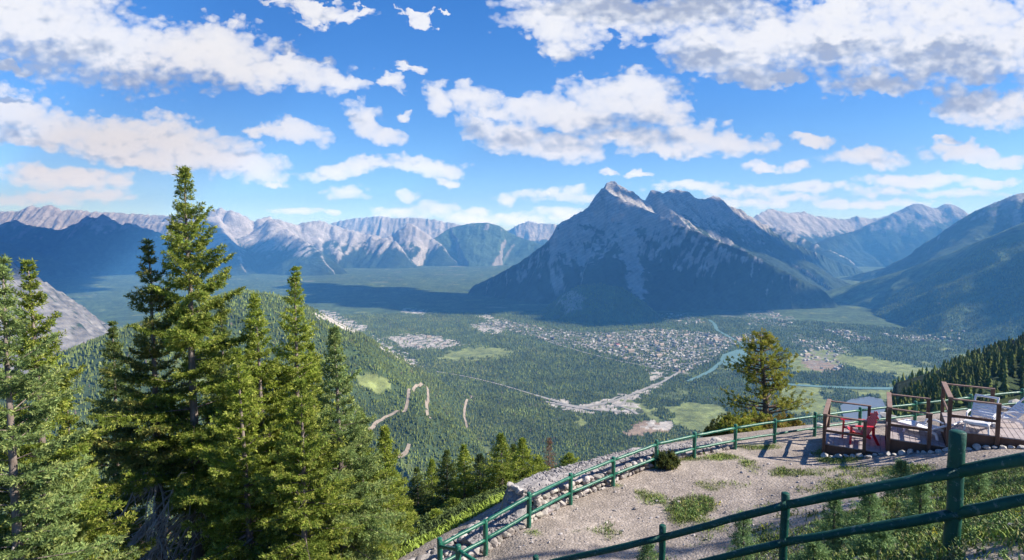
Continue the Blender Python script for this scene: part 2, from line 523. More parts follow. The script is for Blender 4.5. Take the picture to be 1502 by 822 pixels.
def hit(px, py, tmin=3, tmax=40000, all_=True, n=2500):
    r = ray(px, py); r = r / r[1]
    t = tmin * (tmax / tmin) ** np.linspace(0, 1, n)
    P = np.outer(t, r)
    z = (z_all if all_ else z_ground)(P[:, 0].copy(), P[:, 1].copy())
    k = np.argmax(P[:, 2] < z)
    if not P[k, 2] < z[k]:
        return P[-1]
    a, b = t[max(k - 1, 0)], t[k]
    for _ in range(2):
        tt = np.linspace(a, b, 12); Q = np.outer(tt, r)
        zz = (z_all if all_ else z_ground)(Q[:, 0].copy(), Q[:, 1].copy())
        j = max(int(np.argmax(Q[:, 2] < zz)), 1)
        a, b = tt[j - 1], tt[j]
    q = r * b
    q[2] = float((z_all if all_ else z_ground)(np.array([q[0]]), np.array([q[1]]))[0])
    return q


# ---------------------------------------------------------------- regions of the valley (photo pixels -> ground)
MEADOW = [[(515, 552), (540, 548), (575, 558), (583, 572), (560, 580), (520, 566)],
          [(1165, 520), (1205, 513), (1260, 522), (1330, 535), (1420, 548), (1412, 558), (1340, 556), (1270, 545), (1235, 533), (1200, 545), (1165, 548), (1150, 535)],
          [(1250, 571), (1330, 570), (1330, 578), (1250, 580)], [(660, 515), (710, 508), (760, 515), (745, 522), (690, 528), (640, 527)], [(980, 600), (1000, 590), (1060, 595), (1075, 622), (1040, 640), (985, 620)],
          [(900, 585), (925, 582), (940, 592), (915, 600)], [(850, 610), (862, 617), (855, 626), (845, 618)], [(930, 590), (960, 600), (975, 622), (940, 612)], [(1150, 565), (1200, 562), (1215, 600), (1170, 610), (1140, 590)],
          [(1290, 575), (1400, 572), (1395, 582), (1290, 588)], [(1180, 600), (1235, 598), (1230, 612), (1190, 615)], [(1400, 520), (1502, 515), (1502, 535), (1420, 540)]]
BROWN = [[(1170, 530), (1195, 526), (1235, 537), (1232, 546), (1190, 542)], [(915, 640), (930, 618), (985, 622), (975, 635)]]
GRAVEL = [[(565, 494), (610, 490), (640, 493), (684, 504), (660, 511), (600, 513), (575, 504)], [(687, 478), (705, 474), (735, 482), (738, 490), (705, 487)], [(700, 462), (715, 461), (745, 477), (728, 478)],
          [(590, 455), (620, 455), (625, 462), (600, 461)], [(945, 546), (975, 545), (975, 556), (955, 556)], [(950, 616), (985, 621), (985, 628), (955, 624)], [(462, 458), (480, 457), (535, 478), (532, 490), (500, 482), (470, 470)],
          [(545, 490), (580, 515), (620, 535), (600, 535), (560, 510)], [(792, 580), (850, 594), (895, 586), (935, 574), (962, 562), (968, 566), (930, 590), (938, 607), (915, 608), (850, 606), (812, 597)], [(940, 630), (945, 621), (985, 623), (982, 630)]]
TOWN = [([(850, 503), (900, 488), (955, 482), (1010, 486), (1060, 490), (1082, 503), (1045, 528), (1005, 547), (960, 540), (900, 522), (870, 513)], 560),
        ([(690, 478), (740, 470), (800, 480), (850, 488), (900, 488), (875, 515), (840, 508), (800, 500), (760, 488)], 150),
        ([(960, 463), (1000, 460), (1040, 473), (1000, 476)], 26), ([(1090, 460), (1125, 455), (1165, 468), (1160, 478), (1100, 478)], 34),
        ([(1208, 485), (1240, 485), (1280, 498), (1255, 502)], 60), ([(1285, 489), (1415, 496), (1415, 502), (1330, 501)], 46), ([(1155, 488), (1215, 500), (1250, 515), (1230, 522), (1165, 505)], 36),
        ([(1168, 516), (1200, 512), (1238, 528), (1232, 543), (1190, 540)], 24), ([(570, 494), (640, 493), (680, 504), (610, 512)], 34), ([(1065, 492), (1110, 488), (1130, 500), (1080, 505)], 34)]
TOWNG = [t[0] for t in TOWN]
LAKE = [(1232, 597), (1248, 587), (1275, 583), (1294, 587), (1300, 600), (1288, 622), (1240, 622)]
RIVERS = [([(1040, 470), (1048, 476), (1052, 484), (1062, 490), (1074, 497)], 26), ([(1010, 560), (1040, 545), (1064, 528), (1082, 520), (1110, 514)], 24),
          ([(1074, 497), (1090, 508), (1088, 516)], 16), ([(1100, 560), (1180, 566), (1260, 570), (1340, 570), (1440, 566), (1560, 560)], 38)]
RIV_POLY = [(1056, 528), (1060, 521), (1080, 514), (1100, 513), (1104, 522), (1092, 533), (1076, 541), (1062, 538)]
DIRT = [[(546, 629), (560, 617), (580, 605), (598, 589), (606, 574), (616, 566), (625, 567), (628, 580), (626, 597), (632, 614)],
        [(679, 581), (692, 582), (684, 590), (681, 610), (684, 622), (690, 634)], [(584, 672), (596, 664), (600, 652)], [(497, 668), (520, 650), (546, 629)]]
HWY = [([(785, 580), (815, 589), (850, 597), (890, 592), (930, 578), (970, 562)], 17), ([(800, 590), (850, 599), (880, 603), (920, 606)], 16), ([(825, 602), (860, 598), (900, 589)], 18),
       ([(893, 591), (905, 583), (918, 584), (912, 594), (893, 600)], 12), ([(900, 594), (925, 603), (935, 609)], 14), ([(970, 562), (985, 553), (998, 545)], 15), ([(640, 545), (700, 556), (785, 580)], 10),
       ([(800, 500), (870, 520), (960, 540), (1010, 549)], 11)]


def drape(pts_px, width, lift, name, mat, step=8.0, flat=False):
    P = np.array([at_z(px, py, FLOOR) if flat else hit(px, py, 700, 12000, False) for px, py in pts_px])
    # smooth the plan line (Catmull-Rom), then lay it over the ground
    Q = []
    n = len(P)
    for i in range(n - 1):
        p0, p1, p2, p3 = P[max(i - 1, 0)], P[i], P[i + 1], P[min(i + 2, n - 1)]
        m = max(3, int(np.linalg.norm(p2 - p1) / step))
        for t in np.arange(m) / m:
            Q.append(.5 * ((2 * p1) + (-p0 + p2) * t + (2 * p0 - 5 * p1 + 4 * p2 - p3) * t ** 2 + (-p0 + 3 * p1 - 3 * p2 + p3) * t ** 3))
    Q.append(P[-1]); Q = np.array(Q)[:, :2]
    t = np.gradient(Q, axis=0); t /= np.linalg.norm(t, axis=1)[:, None] + 1e-9
    nrm = np.stack([-t[:, 1], t[:, 0]], 1)
    w = width * (1 + .25 * perlin(np.arange(len(Q)) / 5., np.zeros(len(Q)) + width, 3))
    rows = []
    offs = np.linspace(-.5, .5, 5)
    for o_ in offs:
        X = Q + nrm * (w * o_)[:, None]
        rows.append(np.column_stack([X, z_ground(X[:, 0], X[:, 1]) + lift]))
    zc = np.maximum.reduce([r[:, 2] for r in rows])
    V = np.stack(rows, 1).reshape(-1, 3)
    k = len(offs)
    f = [(i * k + j, i * k + j + 1, (i + 1) * k + j + 1, (i + 1) * k + j) for i in range(len(Q) - 1) for j in range(k - 1)]
    o = mesh_np(name, V, [np.array(f)], mat)
    tag(o, kind='structure')
    return Q, o
# ================================================================= LAND MESHES
def land_material(name, fscale, bump_scale, bump_dist, contrast=.5, strata=False):
    m = bpy.data.materials.new(name); nt, p, N = nodes_of(m)
    a = N('ShaderNodeAttribute', attribute_name='col')
    tc = N('ShaderNodeTexCoord'); vec = tc.outputs['Object']
    n = noise_node(nt, fscale, 6, .65, vec)
    k = ramp(nt, n.outputs['Fac'], [(.3, (1 - contrast,) * 3), (.7, (1 + contrast,) * 3)])
    c = mixc(nt, 1.0, a.outputs['Color'], k, 'MULTIPLY')
    if strata:
        # rock beds dipping across the mountain
        mp = N('ShaderNodeMapping'); mp.inputs['Rotation'].default_value = (math.radians(8), math.radians(28), 0); nt.links.new(vec, mp.inputs['Vector'])
        w = N('ShaderNodeTexWave', wave_type='BANDS', bands_direction='Z'); w.inputs['Scale'].default_value = .009; w.inputs['Distortion'].default_value = 9; w.inputs['Detail'].default_value = 4; w.inputs['Detail Scale'].default_value = .6
        nt.links.new(mp.outputs['Vector'], w.inputs['Vector'])
        k2 = ramp(nt, w.outputs['Fac'], [(.2, (.86, .86, .88)), (.8, (1.07, 1.06, 1.04))])
        c = mixc(nt, 1.0, c, k2, 'MULTIPLY')
    nt.links.new(c, p.inputs['Base Color'])
    p.inputs['Roughness'].default_value = .95; p.inputs['Specular IOR Level'].default_value = .1
    nb = noise_node(nt, bump_scale, 6, .7, vec)
    b = N('ShaderNodeBump'); b.inputs['Strength'].default_value = 1.0; b.inputs['Distance'].default_value = bump_dist
    nt.links.new(nb.outputs['Fac'], b.inputs['Height']); nt.links.new(b.outputs['Normal'], p.inputs['Normal'])
    return m


def earth_material():
    """trodden gravel and soil near the lookout: pebbles from a cell texture over the soil colour"""
    m = bpy.data.materials.new('gravel_soil'); nt, p, N = nodes_of(m)
    a = N('ShaderNodeAttribute', attribute_name='col')
    tc = N('ShaderNodeTexCoord'); vec = tc.outputs['Object']
    v = N('ShaderNodeTexVoronoi'); v.inputs['Scale'].default_value = 14; nt.links.new(vec, v.inputs['Vector'])
    v2 = N('ShaderNodeTexVoronoi'); v2.inputs['Scale'].default_value = 45; nt.links.new(vec, v2.inputs['Vector'])
    bw = N('ShaderNodeSeparateColor'); nt.links.new(v.outputs['Color'], bw.inputs[0])
    bw2 = N('ShaderNodeSeparateColor'); nt.links.new(v2.outputs['Color'], bw2.inputs[0])
    k = ramp(nt, bw.outputs[0], [(.0, (.72, .7, .7)), (.75, (1, 1, 1)), (1, (1.5, 1.5, 1.55))])
    k2 = ramp(nt, bw2.outputs[0], [(.0, (.75, .74, .72)), (.8, (1.05, 1.05, 1.05)), (1, (1.5, 1.5, 1.5))])
    n = noise_node(nt, 1.1, 6, .6, vec)
    k3 = ramp(nt, n.outputs['Fac'], [(.32, (.78, .76, .75)), (.66, (1.14, 1.12, 1.1))])
    c = mixc(nt, .55, a.outputs['Color'], mixc(nt, 1, a.outputs['Color'], k, 'MULTIPLY'))
    c = mixc(nt, .6, c, mixc(nt, 1, c, k2, 'MULTIPLY'))
    c = mixc(nt, 1, c, k3, 'MULTIPLY')
    nt.links.new(c, p.inputs['Base Color'])
    p.inputs['Roughness'].default_value = .95; p.inputs['Specular IOR Level'].default_value = .12
    h = math_(nt, 'ADD', math_(nt, 'MULTIPLY', v.outputs['Distance'], -.8), math_(nt, 'MULTIPLY', v2.outputs['Distance'], -.35))
    b = N('ShaderNodeBump'); b.inputs['Strength'].default_value = .8; b.inputs['Distance'].default_value = .03
    nt.links.new(h, b.inputs['Height']); nt.links.new(b.outputs['Normal'], p.inputs['Normal'])
    return m


M_EARTH = earth_material()
M_VALLEY = land_material('forest_floor', .03, .05, 6, .45)
M_MOUNT = land_material('mountain_rock', .011, .02, 22, .38, True)
M_MOUNT_FAR = land_material('far_mountain_rock', .004, .006, 60, .4, True)

_ell = lambda px, py, cx, cy, rx, ry: ((px - cx) / rx) ** 2 + ((py - cy) / ry) ** 2


def grass_amount(x, y, px, py):
    """where turf and weeds grow on the terrace and the bank (0..1)"""
    n = fbm(x / .9, y / .9, 4, 61) * .6 + fbm(x / 3.2, y / 3.2, 2, 63) * .5
    g = np.full(np.shape(x), -.55)
    bank = in_poly(px, py, [(860, 840), (960, 795), (1040, 760), (1120, 735), (1190, 705), (1270, 690), (1510, 676), (1510, 900), (860, 900)])
    g = np.where(bank, -.08, g)
    low = in_poly(px, py, [(1010, 850), (1120, 790), (1260, 745), (1380, 700), (1510, 680), (1510, 950), (1010, 950)])
    g = np.where(low, .42, g)
    for cx, cy, rx, ry, v in [(1015, 750, 28, 18, .3), (1098, 685, 20, 13, .15), (1045, 672, 50, 6, .1), (1115, 655, 40, 6, .2), (880, 782, 60, 22, -.15), (1070, 710, 50, 10, -.1), (1225, 668, 30, 10, .45), (1180, 692, 60, 8, -.05),
                              (1255, 690, 60, 9, -.1), (905, 712, 10, 4, .0), (955, 685, 20, 6, -.1), (785, 783, 18, 6, .1), (1330, 690, 60, 8, .0), (960, 730, 40, 12, -.2)]:
        e = _ell(px, py, cx, cy, rx, ry)
        g = np.maximum(g, np.where(e < 2.2, v + .25 - .35 * e, -.6))
    return np.clip((g + n) * 2.2, 0, 1)


def region_masks(px, py):
    out = {}
    for k, polys in (('meadow', MEADOW), ('brown', BROWN), ('gravel', GRAVEL), ('town', TOWNG)):
        q = np.zeros(np.shape(px), bool)
        for p in polys:
            q |= in_poly(px, py, p)
        out[k] = q
    return out


def radial():
    r = [1.2]
    while r[-1] < 21000:
        q = r[-1]
        s = .09 if q < 12 else .10 if q < 32 else q * .013 if q < 1000 else q * .0062 if q < 6500 else q * .016
        r.append(q + s)
    return np.array(r)


def build_ground():
    R = radial()
    half = math.radians(45)
    az = np.concatenate([np.linspace(-math.pi, -half, 70)[:-1], np.linspace(-half, half, 1150), np.linspace(half, math.pi, 70)[1:-1]])
    A, RR = np.meshgrid(az, R)
    x = RR * np.sin(A); y = RR * np.cos(A)
    z = np.empty_like(x)
    for i in range(0, len(R), 60):
        z[i:i + 60] = z_ground(x[i:i + 60], y[i:i + 60])
    nr, na = x.shape
    px, py = proj(x, y, z)
    wpx = px + fbm(x / 60, y / 60, 4, 71) * 22; wpy = py + fbm(x / 60 + 7, y / 60, 4, 72) * 8
    mk = region_masks(wpx, wpy)
    r = RR
    for q in mk: mk[q] &= r > 1050
    # ---- colours of the things themselves
    c = np.empty(x.shape + (3,))
    n1 = fbm(x / 120, y / 120, 4, 81)[..., None]; n2 = fbm(x / 600, y / 600, 3, 82)[..., None]
    forest = np.array([.045, .070, .032]) * (1 + .5 * n1) + np.array([.02, .026, .004]) * np.clip(n2, 0, 1)
    fm = smooth(2500, 4500, r)[..., None]
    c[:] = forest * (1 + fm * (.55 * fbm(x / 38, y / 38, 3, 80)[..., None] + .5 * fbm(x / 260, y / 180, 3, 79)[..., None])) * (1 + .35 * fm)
    open_ = np.clip(fbm(x / 210, y / 210, 4, 83) * 3 - .85, 0, 1)[..., None] * smooth(900, 1800, r)[..., None]
    c = c * (1 - open_) + np.array([.19, .225, .085]) * open_
    dry = np.clip(fbm(x / 160, y / 160, 4, 84) * 3 - 1.3, 0, 1)[..., None] * smooth(900, 1800, r)[..., None]
    c = c * (1 - dry) + np.array([.15, .13, .095]) * dry
    md = mk['meadow'][..., None] * (.65 + .35 * np.clip(fbm(x / 70, y / 70, 4, 88)[..., None] * 3 + .5, 0, 1))
    c = c * (1 - md) + np.array([.20, .235, .085]) * (1 + .4 * n1) * md
    c = np.where(mk['brown'][..., None], np.array([.25, .19, .14]) * (1 + .3 * n1), c)
    gr = mk['gravel'] & (fbm(x / 60, y / 60, 3, 85) > -.12)
    c = np.where(gr[..., None], np.array([.42, .39, .35]) * (1 + .3 * n1), c)
    tw = mk['town'] & (fbm(x / 35, y / 35, 3, 86) > .12)
    c = np.where(tw[..., None], np.array([.22, .215, .19]), c)
    tun = in_poly(wpx, wpy, [(822, 446), (832, 428), (850, 426), (858, 440), (850, 456), (832, 458)]) & (r > 4700) & (r < 5600)
    c = np.where(tun[..., None], np.array([.30, .275, .255]) * (1 + .3 * n1), c)
    fl = (r > 5200) & (z < FLOOR + 60)
    patch = np.clip(fbm(x / 800, y / 400, 4, 87) * 4 - 1.5, 0, 1)[..., None]
    c = np.where(fl[..., None], c * (1 - patch) + np.array([.22, .22, .17]) * patch, c)
    nk = int(np.sum(R < 65))
    g = np.zeros_like(x); g[:nk] = grass_amount(x[:nk], y[:nk], px[:nk], py[:nk])
    nn = fbm(x / .8, y / .8, 4, 91)[..., None]; n3 = fbm(x / 3, y / 3, 3, 92)[..., None]
    soil = np.array([.325, .285, .25]) * (1 + .22 * nn + .18 * n3)
    turf = np.array([.12, .15, .05]) * (1 + .4 * nn)
    cf = soil * (1 - g[..., None] * .8) + turf * g[..., None] * .8
    d, _, _, _ = near_line(x[:420], y[:420], _TE + [_TE[0]])
    out = ~in_poly(x[:420], y[:420], TERR)
    wout = smooth(.3, 1.6, np.where(out, d, 0))[..., None]
    cf[:420] = cf[:420] * (1 - wout) + np.where(((x[:420] < 1.5) & (d < 1.7))[..., None], np.array([.27, .25, .245]) * (1 + .25 * nn[:420]), np.array([.07, .10, .03])) * wout
    w = smooth(35, 60, r)[..., None]
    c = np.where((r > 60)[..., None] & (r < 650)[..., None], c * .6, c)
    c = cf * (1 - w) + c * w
    V = np.stack([x, y, z], -1).reshape(-1, 3)
    idx = np.arange(nr * na).reshape(nr, na)
    nx = np.roll(idx, -1, axis=1)
    fc = np.stack([idx[:-1], nx[:-1], nx[1:], idx[1:]], -1).reshape(-1, 4)
    mi = np.repeat((R[:-1] > 45).astype(np.int32), na)
    # close the hole under the camera
    V = np.concatenate([V, [[0, 0, float(z[0].mean())]]])
    cap = np.stack([nx[0], idx[0], np.full(na, len(V) - 1)], -1)
    cc = np.concatenate([c.reshape(-1, 3), [[.3, .27, .24]]])
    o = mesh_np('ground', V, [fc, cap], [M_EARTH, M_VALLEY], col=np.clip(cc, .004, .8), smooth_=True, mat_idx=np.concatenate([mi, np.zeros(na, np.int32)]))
    tag(o, 'gravel terrace and the forested valley floor below it', kind='structure')
    return o


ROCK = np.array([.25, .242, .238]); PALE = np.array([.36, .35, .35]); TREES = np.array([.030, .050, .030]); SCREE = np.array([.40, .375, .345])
TREELINE = {'rundle': (60, 320), 'sulphur': (130, 260), 'flank': (900, 260), 'twin': (150, 300), 'farright': (-100, 300), 'farleft': (-260, 180), 'farmid': (-250, 160), 'bluemid': (280, 380), 'blueleft': (180, 300), 'cliff': (-900, 100)}


def build_mountain(key):
    (fn, pts), res, ext, name = M[key]
    b0 = pts.min(0) - ext; b1 = pts.max(0) + ext
    xs = np.arange(b0[0], b1[0], res); ys = np.arange(b0[1], b1[1], res)
    x, y = np.meshgrid(xs, ys)
    z, dd, s = fn(x, y)
    z = np.maximum(z, FLOOR - 45)
    gx = np.gradient(z, res, axis=1); gy = np.gradient(z, res, axis=0)
    slope = np.hypot(gx, gy)
    lo, wd = TREELINE[key]
    n = fbm(x / 260, y / 260, 5, 101); n2 = fbm(x / 70, y / 70, 4, 102)
    lap = z - (np.roll(z, 3, 0) + np.roll(z, -3, 0) + np.roll(z, 3, 1) + np.roll(z, -3, 1)) / 4
    rock = (z - lo) / wd + n * 1.1 + n2 * .5 + (slope - .75) * 1.5 + np.clip(lap / res, -1, 1) * .4
    if key == 'rundle':
        # the pale buttress and slabs that break the forest
        P = np.array([hit_m(fn, a, b) for a, b in [(928, 330), (925, 352), (922, 375), (935, 395), (930, 412), (942, 438)]])
        db, _, _, _ = near_line(x, y, [tuple(p) for p in P])
        rock = np.maximum(rock, 1.3 - db / 95 + n2 * 1.2 + n * .5)
        P = np.array([hit_m(fn, a, b) for a, b in [(822, 352), (838, 372), (870, 360), (850, 385)]])
        db, _, _, _ = near_line(x, y, [tuple(p) for p in P])
        rock = np.maximum(rock, .75 - db / 170 + n2 * 1.6 + n * .9)
        ppx, ppy = proj(x, y, z)
        rock = rock + .55 * in_poly(ppx + 14 * n, ppy + 10 * n2, [(800, 356), (884, 276), (925, 306), (938, 425), (905, 392), (850, 392), (790, 400)]) * smooth(-.5, .3, n + .8 * n2)
        rock = np.where((s > 3300) & (z < 140) & (x > 1900), rock - .5, rock)
    if key == 'rundle':
        rock = np.where(z < -560, rock - .6, rock)
    if key in ('cliff',):
        rock = np.where(dd > 220, rock - 1.2, rock)
    if key == 'sulphur':
        rock = rock - .35
    k = smooth(.25, .75, rock)[..., None]
    v = fbm(x / 180, y / 180, 4, 103)[..., None]
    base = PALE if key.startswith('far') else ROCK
    if key == 'rundle': base = base * 1.3
    rk = base * (1 + .3 * v + .2 * n2[..., None])
    if key == 'cliff':
        q = fbm(x / 22, y / 70, 5, 111)[..., None]
        rk = base * .75 * (1 + .75 * q + .3 * fbm(x / 9, y / 9, 3, 112)[..., None])
        k = k * smooth(-.42, -.2, fbm(x / 40, y / 40, 4, 113))[..., None]
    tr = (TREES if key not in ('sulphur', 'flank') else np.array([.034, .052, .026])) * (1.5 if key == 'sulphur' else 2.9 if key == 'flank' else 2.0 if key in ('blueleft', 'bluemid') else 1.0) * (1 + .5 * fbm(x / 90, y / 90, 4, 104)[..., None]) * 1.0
    av = np.clip(fbm(x / 45 if key != 'rundle' else x / 60, y / 500, 4, 105) * 3 - 1.5, 0, 1)[..., None]  # avalanche grass
    tr = tr * (1 - .5 * av) + np.array([.075, .085, .045]) * .5 * av
    c = rk * k + tr * (1 - k)
    nr, na = x.shape
    idx = np.arange(nr * na).reshape(nr, na)
    fc = np.stack([idx[:-1, :-1], idx[:-1, 1:], idx[1:, 1:], idx[1:, :-1]], -1).reshape(-1, 4)
    zf = z.ravel()
    keep = (zf[fc] > FLOOR - 44).any(1)
    fc = fc[keep]
    used = np.unique(fc); remap = np.full(nr * na, -1); remap[used] = np.arange(len(used))
    V = np.stack([x, y, z], -1).reshape(-1, 3)[used]
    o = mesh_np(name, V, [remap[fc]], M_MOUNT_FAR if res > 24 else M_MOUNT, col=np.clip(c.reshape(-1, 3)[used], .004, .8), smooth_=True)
    return tag(o, kind='structure')


def hit_m(fn, px, py):
    r = ray(px, py); r = r / r[1]
    t = np.linspace(4500, 12000, 3000)
    P = np.outer(t, r); z = fn(P[:, 0].copy(), P[:, 1].copy())[0]
    k = np.argmax(P[:, 2] < z)
    return P[k]


build_ground()
MLAB = {'rundle': 'steep grey slab mountain with a tilted summit, shaded face towards the town', 'sulphur': 'long forested slope climbing to a rocky crest beside the side valley', 'flank': 'sunlit forested lower slope rising towards the right across the valley', 'twin': 'hazy blue mountain with two rounded summits at the head of the side valley',
        'farright': 'pale jagged range farthest away beyond the side valley', 'farleft': 'pale rocky range along the horizon beyond the tall spruces', 'farmid': 'pale striated rock peak and ridges across the main valley',
        'bluemid': 'dark forested blue mountain between the striated peak and the slab mountain', 'blueleft': 'dark blue shaded mountain with a notched crest', 'cliff': 'bright bare rock spur at the foot of the near ridge'}
for k in M:
    build_mountain(k)['label'] = MLAB[k]

# ---------------------------------------------------------------- water, roads
def water_mat(name, col, rough=.25):
    m = bpy.data.materials.new(name); nt, p, N = nodes_of(m)
    tc = N('ShaderNodeTexCoord'); n = noise_node(nt, .02, 4, .6, tc.outputs['Object'])
    c = ramp(nt, n.outputs['Fac'], [(.3, tuple(k * .85 for k in col)), (.7, tuple(k * 1.1 for k in col))])
    nt.links.new(c, p.inputs['Base Color']); p.inputs['Roughness'].default_value = rough
    nb = noise_node(nt, .3, 3, .5, tc.outputs['Object']); b = N('ShaderNodeBump'); b.inputs['Strength'].default_value = .15; b.inputs['Distance'].default_value = .3
    nt.links.new(nb.outputs['Fac'], b.inputs['Height']); nt.links.new(b.outputs['Normal'], p.inputs['Normal'])
    return m


M_RIVER = water_mat('river_water', (.11, .21, .195), .45)
M_LAKE = water_mat('lake_water', (.11, .135, .17), .3)
M_ROAD = surf('pale_asphalt', (.24, .23, .21), (.33, .315, .29), .02, .9)
M_DIRT = surf('dirt_road', (.20, .165, .13), (.33, .275, .22), .05, .95)


def water_sheet(poly, name, mat, lift=1.2):
    P = [at_z(px, py, FLOOR) for px, py in poly]
    zc = float(max(z_ground(np.array([p[0]]), np.array([p[1]]))[0] for p in P)) + lift
    bm = bmesh.new()
    vs = [bm.verts.new((p[0], p[1], zc)) for p in P]
    f = bm.faces.new(vs); bmesh.ops.triangulate(bm, faces=[f])
    bmesh.ops.subdivide_edges(bm, edges=bm.edges[:], cuts=3, use_grid_fill=True)
    me = bpy.data.meshes.new(name); bm.to_mesh(me); bm.free()
    o = bpy.data.objects.new(name, me); COL.objects.link(o); me.materials.append(mat)
    return tag(o, kind='structure')


water_sheet(LAKE, 'lake', M_LAKE, 2)
water_sheet(RIV_POLY, 'river', M_RIVER, 1.5)
WATERLINES = []
for pts, w in RIVERS:
    WATERLINES.append((drape(pts, w, 2.2, 'river', M_RIVER, 12, True)[0], w))
ROADLINES = []
for pts in DIRT:
    ROADLINES.append((drape(pts, 8.0, 1.6, 'dirt_road', M_DIRT)[0], 7))
for pts, w in HWY:
    ROADLINES.append((drape(pts, w, 2.0, 'highway', M_ROAD, 10, True)[0], w + 6))


def streets():
    """the town's streets, following its grid"""
    V = []; Fc = []
    poly = TOWN[0][0]; ca, sa = math.cos(.45), math.sin(.45)
    for horiz in (0, 1):
        for k in np.arange(-40, 60):
            t = np.arange(-2600, 5200, 14.)
            off = k * (92 if horiz else 128)
            u, v = (t, np.full_like(t, off)) if horiz else (np.full_like(t, off), t)
            x = u * ca - v * sa; y = 3900 + u * sa + v * ca
            px, py = proj(x, y, np.full_like(x, FLOOR))
            q = in_poly(px, py, poly) | in_poly(px, py, TOWN[1][0])
            z = z_ground(x, y) + 1.6
            nx, ny = (-sa, ca) if horiz else (ca, sa)
            for i in range(len(t) - 1):
                if q[i] and q[i + 1]:
                    n = len(V); w = 4.5
                    V += [(x[i] - nx * w, y[i] - ny * w, z[i] + horiz * .2), (x[i + 1] - nx * w, y[i + 1] - ny * w, z[i + 1] + horiz * .2), (x[i + 1] + nx * w, y[i + 1] + ny * w, z[i + 1] + horiz * .2), (x[i] + nx * w, y[i] + ny * w, z[i] + horiz * .2)]
                    Fc.append((n, n + 1, n + 2, n + 3))
    tag(mesh_np('streets', np.array(V), [np.array(Fc)], M_ROAD), kind='structure')


streets()


def on_street(x, y, pad=9):
    ca, sa = math.cos(.45), math.sin(.45)
    u = x * ca + (y - 3900) * sa; v = -x * sa + (y - 3900) * ca
    du = np.abs((u + 64) % 128 - 64); dv = np.abs((v + 46) % 92 - 46)
    return (du < pad) | (dv < pad)
# ================================================================= FOREST AND TOWN
M_FOREST = bpy.data.materials.new('conifer_foliage')
_nt, _p, _N = nodes_of(M_FOREST)
_a = _N('ShaderNodeAttribute', attribute_name='col'); _nt.links.new(_a.outputs['Color'], _p.inputs['Base Color'])
_p.inputs['Roughness'].default_value = .9; _p.inputs['Specular IOR Level'].default_value = .1


def tree_template(tiers, sides, rng, rag=.3):
    """one conifer of unit height and unit width, as ragged stacked skirts"""
    V = []; Fc = []
    for t in range(tiers):
        z0 = .04 + .9 * (t / tiers) ** .95; z1 = min(1.0, z0 + 1.55 / tiers * (1 - .25 * t / tiers))
        if t == tiers - 1: z1 = 1.0
        r = .5 * (1 - z0) ** .85 + .02
        b = len(V)
        for k in range(sides):
            a = 2 * math.pi * (k + .5 * (t % 2)) / sides + rng.uniform(-.15, .15)
            rr = r * (1 + rng.uniform(-rag, rag))
            V.append((rr * math.cos(a), rr * math.sin(a), z0 + rng.uniform(-.03, .03)))
        V.append((rng.uniform(-.01, .01), rng.uniform(-.01, .01), z1))
        Fc += [(b + k, b + (k + 1) % sides, b + sides) for k in range(sides)]
    return np.array(V), np.array(Fc)


def scatter(X, Y, Z, H, Wd, tint, templates, name, rng, kind='stuff', label=None):
    Vs = []; Fs = []; Cs = []; n0 = 0
    pick = rng.integers(0, len(templates), len(X)); rot = rng.uniform(0, 6.28, len(X))
    for t, (tv, tf) in enumerate(templates):
        q = np.where(pick == t)[0]
        if not len(q): continue
        c, s = np.cos(rot[q])[:, None], np.sin(rot[q])[:, None]
        vx = (tv[:, 0] * c - tv[:, 1] * s) * Wd[q, None] + X[q, None]
        vy = (tv[:, 0] * s + tv[:, 1] * c) * Wd[q, None] + Y[q, None]
        vz = tv[:, 2] * H[q, None] + Z[q, None]
        V = np.stack([vx, vy, vz], -1).reshape(-1, 3)
        Fs.append((tf[None] + (np.arange(len(q)) * len(tv))[:, None, None]).reshape(-1, 3) + n0)
        Vs.append(V); Cs.append(np.repeat(tint[q], len(tv), 0)); n0 += len(V)
    o = mesh_np(name, np.concatenate(Vs), [np.concatenate(Fs)], M_FOREST, col=np.concatenate(Cs))
    return tag(o, label, kind=kind)


def tree_tint(x, y, rng):
    n = len(x)
    f = fbm(x / 140, y / 140, 3, 131); f2 = fbm(x / 420, y / 420, 3, 133)
    base = np.array([.130, .164, .042]) * (1 + .7 * f[:, None]) * rng.uniform(.65, 1.4, (n, 1))
    dec = (f2 + rng.normal(0, .18, n) > .36)
    base = np.where(dec[:, None], np.array([.20, .225, .065]) * rng.uniform(.8, 1.2, (n, 1)), base)
    dead = rng.random(n) < .012
    return np.where(dead[:, None], np.array([.14, .11, .085]), base)


def clear_of_lines(x, y, lines):
    ok = np.ones(len(x), bool)
    for Q, w in lines:
        P = Q[::3] if len(Q) > 8 else Q
        b0 = P.min(0) - w; b1 = P.max(0) + w
        k = np.where((x > b0[0]) & (x < b1[0]) & (y > b0[1]) & (y < b1[1]))[0]
        if len(k):
            d, _, _, _ = near_line(x[k], y[k], [(a, b, 0) for a, b in P])
            ok[k] &= d > w * .5 + 2
    return ok


_f = np.random.default_rng(11)
T_FAR = [tree_template(2, 5, _f) for _ in range(5)] + [tree_template(3, 5, _f, .45)]


